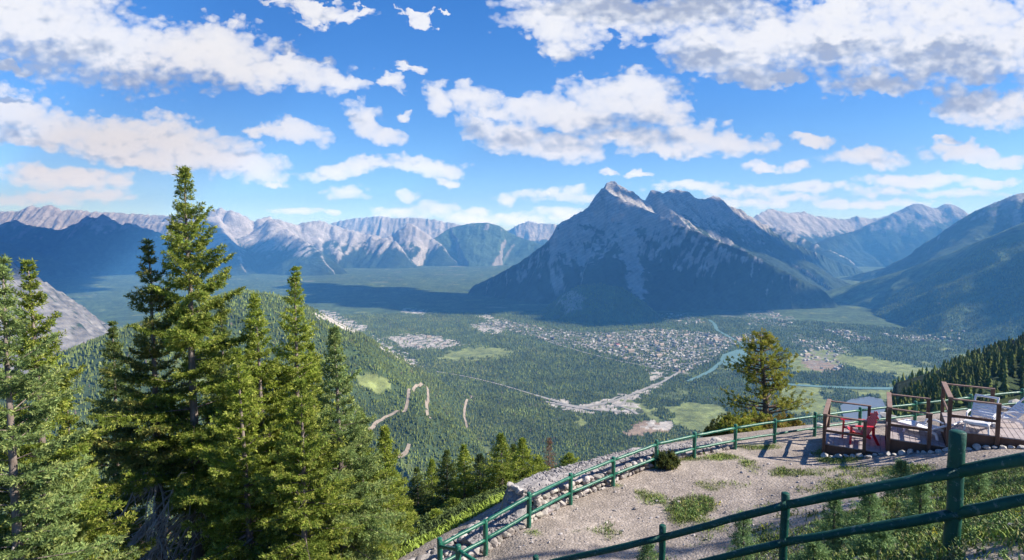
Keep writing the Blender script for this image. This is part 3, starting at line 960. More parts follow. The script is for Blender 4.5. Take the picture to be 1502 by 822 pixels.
def round_template(rng):
    V = [(0, 0, 0.05)]; n = 6
    for z0, r in ((.3, .55), (.68, .48)):
        V += [(r * rng.uniform(.7, 1.2) * math.cos(6.283 * k / n), r * rng.uniform(.7, 1.2) * math.sin(6.283 * k / n), z0 + rng.uniform(-.08, .08)) for k in range(n)]
    V.append((0, 0, .95)); F_ = []
    for k in range(n):
        k2 = (k + 1) % n
        F_ += [(0, 1 + k2, 1 + k), (1 + k, 1 + k2, 1 + n + k2), (1 + k, 1 + n + k2, 1 + n + k), (1 + n + k, 1 + n + k2, 1 + 2 * n)]
    return np.array(V), np.array(F_)


T_FAR += [round_template(_f)]
T_NEAR = [tree_template(6, 8, _f, .38) for _ in range(6)]


def forest_points(r0, r1, spacing, a0=-43, a1=43):
    n = int(.5 * math.radians(a1 - a0) * (r1 ** 2 - r0 ** 2) / spacing ** 2)
    r = np.sqrt(_f.uniform(r0 ** 2, r1 ** 2, n)); a = np.radians(_f.uniform(a0, a1, n))
    return r * np.sin(a), r * np.cos(a)


def filter_forest(x, y, town_p):
    z = z_ground(x, y)
    px, py = proj(x, y, z)
    mk = region_masks(px + fbm(x / 60, y / 60, 4, 71) * 22, py + fbm(x / 60 + 7, y / 60, 4, 72) * 8)
    for q in mk: mk[q] &= np.hypot(x, y) > 1050
    ok = (px > -60) & (px < 1560) & (py < 900) & ~mk['meadow'] & ~mk['brown'] & ~(mk['gravel'] & (_f.random(len(x)) < .93)) & ~(mk['town'] & (_f.random(len(x)) > town_p))
    ok &= ~(mk['town'] & on_street(x, y, 7))
    ok &= ~in_poly(px, py, LAKE) & ~in_poly(px, py, RIV_POLY)
    ok &= clear_of_lines(x, y, WATERLINES + ROADLINES)
    gap = fbm(x / 210, y / 210, 4, 83) * 3 - .85
    ok &= ~((gap > .4) & (np.hypot(x, y) > 1500) & (_f.random(len(x)) < .8))
    return x[ok], y[ok], z[ok]


# far and middle forest
xs, ys, zs = [], [], []
for r0, r1, spc in ((650, 1500, 5.8), (1500, 2600, 6.6), (2600, 3700, 9.5), (3700, 5400, 12.5)):
    x, y = forest_points(r0, r1, spc); x, y, z = filter_forest(x, y, .75)
    xs.append(x); ys.append(y); zs.append(z)
X, Y, Z = map(np.concatenate, (xs, ys, zs))
Hh = 5 + 12 * _f.random(len(X)) ** .8 * (1 + .5 * fbm(X / 160, Y / 160, 3, 141))
Hh = Hh * np.interp(np.hypot(X, Y), [650, 1500, 2600, 3500], [.62, .68, .82, 1.0])
scatter(X, Y, Z - .5, Hh, Hh * _f.uniform(.36, .55, len(X)), tree_tint(X, Y, _f), T_FAR, 'forest', _f, label='dense conifer forest covering the near ridge and the valley floor')
# the lit forest on the lower flank across the valley
x, y = forest_points(3600, 6600, 13.0, 20, 43)
z0 = z_ground(x, y); z1 = np.maximum(M['sulphur'][0][0](x, y)[0], M['flank'][0][0](x, y)[0])
k = (z1 > z0 + 2) & (z1 < 60) & (_f.random(len(x)) < .85)
x, y, z = x[k], y[k], z1[k]
Hh = _f.uniform(10, 17, len(x))
scatter(x, y, z - .5, Hh, Hh * _f.uniform(.4, .6, len(x)), tree_tint(x, y, _f), T_FAR, 'forest', _f, label='forest on the long slope across the valley')
# nearer slope forest, individually shaped trees but far too many to count
xs, ys, zs = [], [], []
x, y = forest_points(70, 650, 4.6)
k = (np.hypot(x, y) > 75)
x, y, z = filter_forest(x[k], y[k], 1)
px, py = proj(x, y, z)
topx, topy = proj(x, y, z + 10)
keep = (topy < 830)
# keep the view over the valley open: no tree may rise above the line where the slope drops from sight
lim = np.interp(px, [-50, 560, 640, 760, 850, 1000, 1060, 1200, 1300, 1350, 1390, 1450, 1502, 1560], [560, 640, 745, 715, 690, 640, 622, 596, 572, 545, 522, 492, 462, 440])
rr_ = np.hypot(x, y)
keep &= rr_ > np.interp(px, [0, 600, 1000, 1150, 1300], [90, 95, 110, 165, 190])
keep &= topy > lim + _f.uniform(-3, 16, len(x))
X, Y, Z = x[keep], y[keep], z[keep]
Hh = 4.5 + 7 * _f.random(len(X))
scatter(X, Y, Z - .4, Hh, Hh * _f.uniform(.34, .52, len(X)), tree_tint(X, Y, _f) * .75, T_NEAR, 'forest', _f, label='dark conifers on the steep slope below the decks')

# ---------------------------------------------------------------- town
M_WHITE = surf('pale_wall', (.40, .37, .33), (.52, .48, .43), .2, .8)
M_TANW = surf('tan_wall', (.30, .25, .19), (.38, .32, .25), .2, .8)
M_GREYR = surf('grey_roof', (.29, .285, .28), (.40, .39, .38), .3, .8)
M_BROWNR = surf('brown_roof', (.27, .21, .17), (.36, .29, .24), .3, .8)
M_PALER = surf('pale_roof', (.40, .385, .36), (.52, .50, .47), .3, .7)
M_REDR = surf('red_roof', (.30, .10, .07), (.36, .14, .10), .3, .7)
M_PANE = surf('dark_window', (.04, .05, .06), (.06, .07, .08), .3, .2)


def building_mesh(name, L, W, H, roof, wall, roofm, rh=3.0):
    me = bpy.data.meshes.new(name); b = MB(); mi = []
    def q(v, f, m):
        b.add(v, f); mi.extend([m] * len(f))
    hl, hw = L / 2, W / 2
    bx = [(-hl, -hw, -3), (hl, -hw, -3), (hl, hw, -3), (-hl, hw, -3), (-hl, -hw, H), (hl, -hw, H), (hl, hw, H), (-hl, hw, H)]
    q(bx, [(0, 1, 5, 4), (1, 2, 6, 5), (2, 3, 7, 6), (3, 0, 4, 7)], 0)
    if roof == 'gable':
        e = .8
        q([(-hl - e, -hw - e, H - .3), (hl + e, -hw - e, H - .3), (hl + e, 0, H + rh), (-hl - e, 0, H + rh), (hl + e, hw + e, H - .3), (-hl - e, hw + e, H - .3)], [(0, 1, 2, 3), (3, 2, 4, 5)], 1)
        q([(-hl, -hw, H), (-hl, hw, H), (-hl, 0, H + rh - .4)], [(0, 2, 1)], 0); q([(hl, -hw, H), (hl, hw, H), (hl, 0, H + rh - .4)], [(0, 1, 2)], 0)
    else:
        q([(-hl + .4, -hw + .4, H - .5), (hl - .4, -hw + .4, H - .5), (hl - .4, hw - .4, H - .5), (-hl + .4, hw - .4, H - .5)], [(0, 1, 2, 3)], 1)
        q([(-3, -2, H - .5), (3, -2, H - .5), (3, 2, H - .5), (-3, 2, H - .5), (-3, -2, H + 1.8), (3, -2, H + 1.8), (3, 2, H + 1.8), (-3, 2, H + 1.8)], [(0, 1, 5, 4), (1, 2, 6, 5), (2, 3, 7, 6), (3, 0, 4, 7), (4, 5, 6, 7)], 0)
    n = max(2, int(L / 5))
    for fl in range(max(1, int(H / 3.2))):
        for k in range(n):
            xx = -hl + (k + .5) * L / n; zz = .9 + fl * 3.2
            for s in (-1, 1):
                yy = s * (hw + .02)
                q([(xx - .9, yy, zz), (xx + .9, yy, zz), (xx + .9, yy, zz + 1.4), (xx - .9, yy, zz + 1.4)], [(0, 1, 2, 3)], 2)
    V = np.concatenate(b.v); me.from_pydata(V.tolist(), [], b.f)
    me.polygons.foreach_set('material_index', np.array(mi, np.int32))
    for m in (wall, roofm, M_PANE): me.materials.append(m)
    return me


BK = [('house', building_mesh('house', 14, 10, 6, 'gable', M_WHITE, M_GREYR), 'white walled house with a grey gable roof in the valley town', 'white houses with grey roofs in the town'),
      ('house', building_mesh('house', 16, 11, 6, 'gable', M_TANW, M_BROWNR), 'tan walled house with a brown gable roof in the valley town', 'tan houses with brown roofs in the town'),
      ('house', building_mesh('house', 15, 11, 7, 'gable', M_WHITE, M_PALER, 4), 'white walled house with a pale gable roof in the valley town', 'white houses with pale roofs in the town'),
      ('flat_roofed_building', building_mesh('flat_roofed_building', 30, 17, 9, 'flat', M_WHITE, M_PALER), 'long pale flat roofed building in the valley town', 'pale flat roofed buildings in the town'),
      ('hotel', building_mesh('hotel', 38, 16, 12, 'gable', M_TANW, M_BROWNR, 6), 'large tan hotel block with a steep brown roof in the valley town', 'large tan hotels with brown roofs in the town'),
      ('hotel', building_mesh('hotel', 34, 16, 11, 'gable', M_WHITE, M_REDR, 6), 'large white hotel with a red roof in the town centre', 'white hotels with red roofs in the town')]
_t = np.random.default_rng(5)
spots = []
for poly, cnt in TOWN:
    pg = np.array(poly, float); n = 0; tries = 0
    while n < cnt and tries < 20000:
        tries += 1
        px = _t.uniform(pg[:, 0].min(), pg[:, 0].max()); py = _t.uniform(pg[:, 1].min(), pg[:, 1].max())
        if not in_poly(np.array(px), np.array(py), poly): continue
        p = at_z(px, py, FLOOR + 2); sc = np.hypot(p[0], p[1])
        # nearer blocks fill less of the picture per metre: thin by foreshortening
        if _t.random() > (sc / 5600) ** 2.2 + .12: continue
        if on_street(p[0], p[1], 14): continue
        if any((p[0] - a) ** 2 + (p[1] - b) ** 2 < 17 ** 2 for a, b, _, _ in spots[-400:]): continue
        n += 1
        spots.append((p[0], p[1], px, py))
spots = [s for s in spots if clear_of_lines(np.array([s[0]]), np.array([s[1]]), ROADLINES + WATERLINES)[0]]
red = [(905, 509), (916, 511)]
B = []
for x, y, px, py in spots:
    k = _t.choice(6, p=[.34, .27, .24, .10, .05, .0])
    if any(abs(px - a) < 5 and abs(py - b) < 2.5 for a, b in red): k = 5
    if _t.random() < .08 and 850 < px < 1060: k = 3
    sc_ = _t.uniform(.62, 1.08)
    ang = (0.45 if _t.random() < .6 else 0.45 + math.pi / 2) + _t.normal(0, .12)
    size = [14, 16, 15, 32, 38, 36][k] * sc_ / y
    B.append((size, k, x, y, sc_, ang))
B.sort(key=lambda b: -b[0])
rest = MB(); restm = {}
zb = z_all(np.array([b[2] for b in B]), np.array([b[3] for b in B]))
for i, (size, k, x, y, sc_, ang) in enumerate(B):
    nm, me, lab, grp = BK[k]
    mat = Matrix.Translation((x, y, float(zb[i]) + .2)) @ Matrix.Rotation(ang, 4, 'Z') @ Matrix.Diagonal((sc_, sc_, sc_, 1))
    if i < 290:
        o = bpy.data.objects.new(nm, me); COL.objects.link(o); o.matrix_world = mat
        tag(o, lab, 'hotel' if nm == 'hotel' else 'house' if nm == 'house' else 'building', grp)
    else:
        restm.setdefault(k, []).append(mat)
bm = bmesh.new(); mats = [M_WHITE, M_TANW, M_GREYR, M_BROWNR, M_PALER, M_REDR, M_PANE]
me_all = bpy.data.meshes.new('town_buildings'); vv = []; ff = []; mm = []
for k, L in restm.items():
    src = BK[k][1]; sm = [mats.index(m) for m in src.materials]
    sv = np.array([v.co[:] for v in src.vertices]); sf = [tuple(p.vertices) for p in src.polygons]; si = [sm[p.material_index] for p in src.polygons]
    for Mx in L:
        A = np.array(Mx); n0 = len(vv)
        vv.extend((sv @ A[:3, :3].T + A[:3, 3]).tolist()); ff.extend([tuple(i + n0 for i in f) for f in sf]); mm.extend(si)
me_all.from_pydata(vv, [], ff); me_all.polygons.foreach_set('material_index', np.array(mm, np.int32))
for m in mats: me_all.materials.append(m)
o = bpy.data.objects.new('town_buildings', me_all); COL.objects.link(o)
tag(o, 'smaller buildings filling the rest of the valley town', kind='stuff')
# ================================================================= NEAR TREES
def needle_mat(name, transl=.38):
    m = bpy.data.materials.new(name); nt, p, N = nodes_of(m)
    a = N('ShaderNodeAttribute', attribute_name='col')
    tc = N('ShaderNodeTexCoord'); n = noise_node(nt, 1.7, 4, .6, tc.outputs['Object'])
    k = ramp(nt, n.outputs['Fac'], [(.3, (.75, .8, .8)), (.7, (1.25, 1.2, 1.1))])
    c = mixc(nt, 1, a.outputs['Color'], k, 'MULTIPLY')
    nt.links.new(c, p.inputs['Base Color']); p.inputs['Roughness'].default_value = .6; p.inputs['Specular IOR Level'].default_value = .15
    t = N('ShaderNodeBsdfTranslucent'); nt.links.new(c, t.inputs['Color'])
    mx = N('ShaderNodeMixShader'); mx.inputs[0].default_value = transl
    nt.links.new(p.outputs[0], mx.inputs[1]); nt.links.new(t.outputs[0], mx.inputs[2])
    nt.links.new(mx.outputs[0], nt.nodes['Material Output'].inputs['Surface'])
    return m


M_NEEDLE = needle_mat('spruce_needles')
M_BARK = surf('spruce_bark', (.13, .10, .085), (.30, .25, .22), 9, .95, .9, 30, .1, stretch=(1, 1, .35))
M_DEADW = surf('dead_wood', (.36, .33, .31), (.52, .48, .45), 12, .95, .4, 30, .1)
M_PBARK = surf('pine_bark', (.10, .075, .06), (.2, .15, .12), 9, .95, .8, 30, .1)


def add_needles(rng, segA, segB, col, step, nl, nw, per=4, spread=.85):
    """thin pointed needles set round every twig segment"""
    d = segB - segA; L = np.linalg.norm(d, axis=1); d = d / (L[:, None] + 1e-9)
    cnt = np.maximum(1, np.round(L / step * per).astype(int))
    i = np.repeat(np.arange(len(L)), cnt)
    t = rng.random(len(i))
    base = segA[i] + (segB - segA)[i] * t[:, None]
    rnd = rng.normal(size=(len(i), 3)); dd = d[i]
    perp = rnd - (rnd * dd).sum(1)[:, None] * dd; perp /= np.linalg.norm(perp, axis=1)[:, None] + 1e-9
    ln = nl * rng.uniform(.65, 1.25, len(i))
    dirn = dd * .75 + perp * spread; dirn[:, 2] += .12
    dirn /= np.linalg.norm(dirn, axis=1)[:, None]
    w = np.cross(dirn, rng.normal(size=(len(i), 3))); w /= np.linalg.norm(w, axis=1)[:, None] + 1e-9
    w = w * (nw * rng.uniform(.7, 1.3, len(i)))[:, None]
    tip = base + dirn * ln[:, None]
    mid = base + dirn * (ln * .45)[:, None]
    V = np.stack([base, mid + w, tip, mid - w], 1).reshape(-1, 3)
    Fq = np.arange(len(i) * 4).reshape(-1, 4)
    C = np.repeat(col[i] * rng.uniform(.8, 1.25, (len(i), 1)), 4, 0)
    return V, Fq, C


def spruce(H, R, rng, base=.06, tint=(.085, .115, .035), tip=(.16, .19, .05), gap=.12, step=.045, nl=.075, nw=.0105, per=5, lod=1.0, shape=.85, droop=1.0, onesided=None, topthin=0.0):
    """returns (trunk MB, needle arrays, twig MB)"""
    A = []; Bs = []; C = []
    tr = MB(); tw = MB()
    lean = rng.normal(0, .012, 2)
    hs = np.linspace(0, 1, 14)
    bend = np.cumsum(rng.normal(0, .01, (14, 2)), 0) * H * .15
    pts = np.column_stack([lean[0] * H * hs + bend[:, 0] * hs, lean[1] * H * hs + bend[:, 1] * hs, hs * H * .985])
    r0 = .0115 * H + .02
    tr.tube(pts, r0 * (1 - hs) ** .9 + .008, 10, jit=.12, rng=rng)
    axis = lambda h: np.array([np.interp(h, pts[:, 2], pts[:, 0]), np.interp(h, pts[:, 2], pts[:, 1]), h])
    h = H * .99; a0 = rng.uniform(0, 6.28)
    tint = np.array(tint); tip = np.array(tip)
    while h > H * base:
        f = (H - h) / H
        Rl = R * (f ** shape) * min(1, f / .10) ** .2 + .03
        nb = 5 if f > .1 else 4
        a0 += 2.4 + rng.uniform(-.4, .4)
        whorl_t = rng.uniform(.8, 1.12)
        for k in range(nb):
            a = a0 + k * 6.283 / nb + rng.uniform(-.35, .35)
            L = Rl * (rng.uniform(.55, 1.2) if f > .16 else rng.uniform(.75, 1.1)) * whorl_t
            if rng.random() < gap * .7: L *= rng.uniform(.3, .6)
            if rng.random() < gap * .5: continue
            if onesided is not None:
                L *= 1 + onesided[0] * math.cos(a - onesided[1])
            e0 = math.radians(np.interp(f, [0, .12, .35, .7, 1], [64, 48, 22, -1, -14]) + rng.normal(0, 5))
            e = np.array([math.cos(a), math.sin(a), 0]); sd = np.array([-math.sin(a), math.cos(a), 0])
            o = axis(h)
            s = np.linspace(0, 1, 7)
            dz = L * (np.sin(e0) * s - .16 * droop * s ** 1.6 * min(1, f * 4) + .14 * s ** 3 * min(1, f * 3))
            path = o + np.outer(L * np.cos(e0) * s, e) + np.outer(dz, [0, 0, 1]) + np.outer(L * .06 * rng.normal() * s ** 2, sd)
            if L > .5 and lod > .5:
                tw.tube(path, (.006 + .006 * L) * (1 - s * .85), 4, cap=False)
            ns = max(3, int(L / (.10 / lod)))
            bcol = tint * rng.uniform(.75, 1.25)
            t0 = .12 if L < .7 else .2
            u = t0 + (1 - t0) * (np.arange(ns) + rng.uniform(.2, .8, ns)) / ns
            u = np.repeat(u, 2); side = np.tile([-1., 1.], ns); m2 = len(u)
            p = np.stack([np.interp(u, s, path[:, c]) for c in range(3)], 1)
            i0 = np.minimum(u * 6, 5).astype(int); tg = path[i0 + 1] - path[i0]; tg /= np.linalg.norm(tg, axis=1)[:, None] + 1e-9
            tl = np.minimum((.29 * L * (1 - u) ** .7 + .08) * rng.uniform(.6, 1.2, m2), .52)
            an = np.radians(rng.uniform(42, 68, m2))
            d = tg * np.cos(an)[:, None] + sd * (side * np.sin(an))[:, None]; d[:, 2] += rng.normal(-.12, .16, m2)
            q1 = p + d * tl[:, None]; q1[:, 2] -= .06 * tl
            A.append(p); Bs.append(q1); C.append(bcol * rng.uniform(.8, 1.15, (m2, 1)))
            nsub = (tl / (.085 / lod)).astype(int)
            w = np.repeat(np.arange(m2), nsub)
            if len(w):
                k_ = np.arange(len(w)) - np.repeat(np.cumsum(nsub) - nsub, nsub)
                v = (k_ + rng.uniform(.3, 1, len(w))) / (nsub[w] + .3)
                pp = p[w] + (q1 - p)[w] * v[:, None]
                sl = np.minimum(.20, .55 * tl[w] * (1 - v) + .06) * rng.uniform(.7, 1.2, len(w))
                sgn = np.where(rng.random(len(w)) < .5, 1., -1.)
                alt = np.where((rng.random(len(w)) < .5)[:, None], tg[w], np.cross(d[w], [0, 0, 1.]))
                dd = d[w] * .75 + alt * (.6 * sgn)[:, None]; dd[:, 2] += rng.normal(-.05, .3, len(w))
                dd /= np.linalg.norm(dd, axis=1)[:, None]
                A.append(pp); Bs.append(pp + dd * sl[:, None])
                old = rng.random(len(w)) > .35 + .25 * u[w]
                C.append(np.where(old[:, None], bcol * rng.uniform(.8, 1.2, (len(w), 1)), tip * rng.uniform(.8, 1.15, (len(w), 1))))
            A.append(path[[4, 2]]); Bs.append(path[[6, 4]]); C.append(np.stack([tip, bcol]))
        h -= np.interp(f, [0, .05, .2, .4, 1], [.14, .23, .29, .29, .32]) * (H / 11.0) ** .55 * rng.uniform(.8, 1.2) / (.55 + .45 * lod)
    A.append(np.array([[pts[-2][0], pts[-2][1], H * .9]])); Bs.append(np.array([[pts[-1][0], pts[-1][1], H]])); C.append(tint[None])
    V, Fq, Cc = add_needles(rng, np.concatenate(A), np.concatenate(Bs), np.concatenate(C), step, nl, nw, per)
    return tr, (V, Fq, Cc), tw


def dead_branches(rng, h0, h1, n, L, MBs, bias=None):
    for _ in range(n):
        a = rng.uniform(0, 6.28) if bias is None else bias + rng.normal(0, .7)
        h = rng.uniform(h0, h1); l = L * rng.uniform(.5, 1.1)
        e = np.array([math.cos(a), math.sin(a), 0]); sd = np.array([-e[1], e[0], 0])
        s = np.linspace(0, 1, 7)
        wob = np.cumsum(rng.normal(0, .05, 7)) * l * .6
        path = np.array([0, 0, h]) + np.outer(l * s, e) + np.outer(wob * s, sd) + np.outer(-l * (.25 * s + .55 * s ** 2) * rng.uniform(.3, 1.3), [0, 0, 1])
        MBs.tube(path, .026 * (1 - s) + .006, 5)
        for _k in range(5):
            u = rng.integers(2, 6); p = path[u]; d = e * rng.uniform(.2, 1) + sd * rng.normal(0, .8) + np.array([0, 0, rng.normal(-.5, .5)])
            d /= np.linalg.norm(d); l2 = l * .3 * rng.uniform(.5, 1.2)
            q = np.array([p, p + d * l2 * .5 + rng.normal(0, .03, 3), p + d * l2 + rng.normal(0, .06, 3)])
            MBs.tube(q, [.013, .009, .005], 4)


def plant_spruce(name, label, px, pyt, dist, R, seed, zb=None, dead=None, cat='tree', group=None, H=None, bark=M_BARK, sink=.25, **kw):
    rng = np.random.default_rng(seed)
    top = at_y(px, pyt, dist)
    x, y = top[0], top[1]
    g = float(z_ground(np.array([x]), np.array([y]))[0]) if zb is None else zb
    H = top[2] - g + sink if H is None else H
    t = empty(name, (x, y, g - sink)); tag(t, label, cat, group)
    tr, (V, Fq, Cc), tw = spruce(H, R, rng, **kw)
    tr.build('trunk', bark, t, True)
    mesh_np('crown', V, [Fq], M_NEEDLE, col=np.clip(Cc, .003, .6), parent=t)
    if tw.n:
        tw.build('branches', bark, t, True)
    if dead:
        b = MB(); dead_branches(rng, dead[0] * H, dead[1] * H, dead[2], dead[3], b, dead[4] if len(dead) > 4 else None)
        b.build('dead_branches', M_DEADW, t, True)
    return t


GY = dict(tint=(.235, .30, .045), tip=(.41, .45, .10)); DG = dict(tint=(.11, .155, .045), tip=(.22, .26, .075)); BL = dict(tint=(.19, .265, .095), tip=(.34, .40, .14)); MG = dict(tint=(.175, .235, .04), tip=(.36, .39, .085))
GROUP = 'tall spruces crowding the slope beside the terrace'
plant_spruce('spruce_tree', 'tallest spruce, its open top rising far above all the others into the sky', 266, 245, 15.0, 3.6, 1, base=.34, dead=(.24, .42, 26, 2.0, -1.7), gap=.3, shape=.74, onesided=(.12, 0), **MG)
plant_spruce('spruce_tree', 'spruce with a brown cone covered tip touching the left side of the tallest spruce', 217, 352, 15.2, 2.8, 2, base=.40, dead=(.24, .50, 30, 2.1, -1.3), gap=.2, tint=(.14, .175, .05), tip=(.30, .28, .08))
plant_spruce('spruce_tree', 'broad spruce with an open bare trunk at the left edge of the view', 2, 378, 10.6, 2.8, 3, dead=(.2, .5, 8, 1.0), gap=.28, **BL)
plant_spruce('spruce_tree', 'pointed spruce just right of the broad one at the left edge', 52, 383, 11.8, 2.75, 4, gap=.2, **MG)
plant_spruce('spruce_tree', 'yellow green spruce with a slightly lower tip beside the slender spire', 384, 432, 15.2, 2.5, 5, gap=.15, **GY)
plant_spruce('spruce_tree', 'slender spruce spire right of the tallest spruce, second tallest of the clump', 423, 393, 15.8, 2.4, 6, gap=.12, shape=.9, **GY)
plant_spruce('spruce_tree', 'bluish spruce at the right end of the tall clump', 496, 482, 14.2, 2.15, 7, gap=.12, shape=.9, **BL)
plant_spruce('spruce_tree', 'short bright spruce in front of the tallest spruce, filling the foot of the clump', 362, 512, 13.4, 2.1, 8, gap=.15, dead=(.2, .4, 6, 1.0), **GY)
plant_spruce('spruce_tree', 'low spruce behind the bluish one, lowest of the clump near the gravel edge', 566, 628, 18.5, 1.5, 9, gap=.1, shape=.9, **GY)
plant_spruce('spruce_tree', 'short bluish spruce low between the edge spruces and the tallest spruce', 112, 575, 13.0, 1.5, 10, gap=.15, **MG)
plant_spruce('spruce_tree', 'short green spruce under the slender spire at the foot of the clump', 440, 560, 12.6, 2.1, 12, gap=.12, **MG)

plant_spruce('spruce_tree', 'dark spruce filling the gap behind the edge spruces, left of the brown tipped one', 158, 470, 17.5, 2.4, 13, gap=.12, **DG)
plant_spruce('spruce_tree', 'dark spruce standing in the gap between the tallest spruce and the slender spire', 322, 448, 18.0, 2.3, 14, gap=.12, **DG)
plant_spruce('spruce_tree', 'spruce filling the gap between the slender spire and the bluish one', 462, 505, 17.5, 2.2, 15, gap=.12, **MG)
plant_spruce('spruce_tree', 'low green spruce right of the bluish one, its crown spilling to the bottom edge', 530, 610, 15.5, 1.7, 16, gap=.12, **MG)

# row of smaller spruces below the stone wall
MID = [(613, 688, 44, 1.15, 'short dull spruce at the left end of the row below the wall', DG), (634, 676, 47, 1.0, 'yellowish narrow spruce half hidden at the left end of the row below the wall', GY), (655, 662, 43, 1.15, 'dark spruce with a lit right edge, left of the bright green cone shaped one', DG),
       (681, 655, 42, 1.15, 'bright green cone shaped spruce in the row below the wall', GY), (703, 668, 45, 1.3, 'darkest spruce of the row below the wall, full shade put into its foliage colour', dict(tint=(.05, .08, .035), tip=(.08, .11, .045))), (736, 638, 41, 1.55, 'largest spruce of the row, standing just beyond the end of the stone wall', MG),  # darkest tint here carries that tree's shade in its foliage colour
       (754, 655, 46, 1.1, 'narrow dark spruce squeezed behind the largest of the row', DG), (767, 645, 43, 1.15, 'bright slim spruce right of the largest in the row', GY), (790, 672, 50, 1.0, 'small pale spruce next to the dead reddish one', GY), (835, 668, 52, 1.2, 'small bushy bright green spruce showing over the top of the stone wall', GY)]
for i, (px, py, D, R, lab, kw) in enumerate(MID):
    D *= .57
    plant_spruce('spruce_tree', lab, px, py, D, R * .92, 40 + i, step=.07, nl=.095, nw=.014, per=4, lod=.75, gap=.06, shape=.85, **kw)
for i, (px, py, D, R, lab, kw) in enumerate([(598, 742, 21.5, .75, 'low spruce beside the grass strip, lowest left of the row below the wall', MG), (668, 735, 21.0, .6, 'small spruce in front of the bright cone shaped one below the wall', MG), (716, 726, 21.5, .55, 'small dark spruce close behind the near end of the stone wall', DG), (640, 752, 20.0, .6, 'small yellowish spruce low in front of the row, behind the fence corner', GY)]):
    plant_spruce('spruce_tree', lab, px, py, D, R, 140 + i, step=.06, nl=.075, nw=.011, per=4, lod=.75, gap=.06, shape=.8, **kw)
plant_spruce('dead_spruce', 'dead reddish brown spruce showing above the stone wall', 806, 645, 29, .5, 61, step=.16, nl=.14, nw=.014, per=3, lod=.5, gap=.3, shape=.8, tint=(.20, .12, .085), tip=(.24, .15, .11))

# ---------------------------------------------------------------- the pine past the fence
def pine():
    rng = np.random.default_rng(77)
    D = 34.0
    top = at_y(1118, 489, D); base = at_y(1123, 632, D)
    g = float(z_ground(np.array([base[0]]), np.array([D]))[0])
    H = top[2] - g
    t = empty('pine_tree', (base[0], D, g)); tag(t, 'lone yellow green pine with tufted limbs beyond the green rail', 'tree')
    tr = MB(); s = np.linspace(0, 1, 10)
    S = (base[2] - g) / H                       # share of the trunk hidden below the edge
    path = np.column_stack([(top[0] - base[0]) * s + .12 * np.sin(s * 5), .1 * np.sin(s * 4), H * s])
    tr.tube(path, .19 * (1 - s) ** .8 + .02, 10, jit=.1, rng=rng)
    A = []; Bn = []; C = []
    m2 = lambda px: px * D / F
    # limbs: (height px above the foot seen at the rail, reach px, azimuth deg)
    limbs = []
    for hp, reach in [(24, 55), (26, 52), (34, 42), (38, 50), (45, 40), (52, 34), (60, 30), (66, 44), (72, 40), (78, 30), (84, 38), (90, 46), (95, 30), (100, 40), (106, 30), (110, 34), (116, 28), (121, 30), (126, 24), (130, 24), (134, 20), (137, 16), (140, 12)]:
        for _ in range(2 if hp < 60 else 3):
            limbs.append((hp + rng.uniform(-4, 4), reach * rng.uniform(.55, 1.1), rng.uniform(0, 360)))
    limbs += [(30, 58, 185), (27, 62, -5), (34, 56, 8), (40, 54, 175), (84, 46, 180), (92, 50, 170), (104, 42, 0), (110, 38, 10), (36, 60, 195), (60, 36, 0), (88, 42, 200)]
    for hp, rp, az in limbs:
        h = (S * H) + m2(hp); a = math.radians(az); L = m2(rp)
        o = np.array([np.interp(h, path[:, 2], path[:, 0]), np.interp(h, path[:, 2], path[:, 1]), min(h, H * .985)])
        e = np.array([math.cos(a), math.sin(a), 0]); sd = np.array([-e[1], e[0], 0])
        u = np.linspace(0, 1, 6)
        p = o + np.outer(L * u, e) + np.outer(L * (.05 * u + .22 * u ** 2), [0, 0, 1]) + np.outer(rng.normal(0, .08) * L * u ** 2, sd)
        tr.tube(p, (.035 + .012 * L) * (1 - .8 * u), 5, cap=False)
        nt_ = int(6 + L * 6.5)
        for _ in range(nt_):
            v = rng.uniform(.38, 1) ** .8
            q = np.array([np.interp(v, u, p[:, c]) for c in range(3)]) + rng.normal(0, 1, 3) * np.array([.17, .17, .10]) * (.6 + .5 * L)
            d = e * .5 + sd * rng.normal(0, .6) + np.array([0, 0, rng.uniform(.2, 1.0)]); d /= np.linalg.norm(d)
            A.append(q); Bn.append(q + d * rng.uniform(.14, .26))
            C.append(np.array([.27, .29, .05]) * rng.uniform(.6, 1.3) if rng.random() < .7 else np.array([.36, .33, .06]))
    V, Fq, Cc = add_needles(rng, np.array(A), np.array(Bn), np.array(C), .05, .13, .014, 7, 1.0)
    tr.build('trunk', M_PBARK, t, True)
    mesh_np('crown', V, [Fq], M_NEEDLE, col=np.clip(Cc, .003, .6), parent=t)


pine()


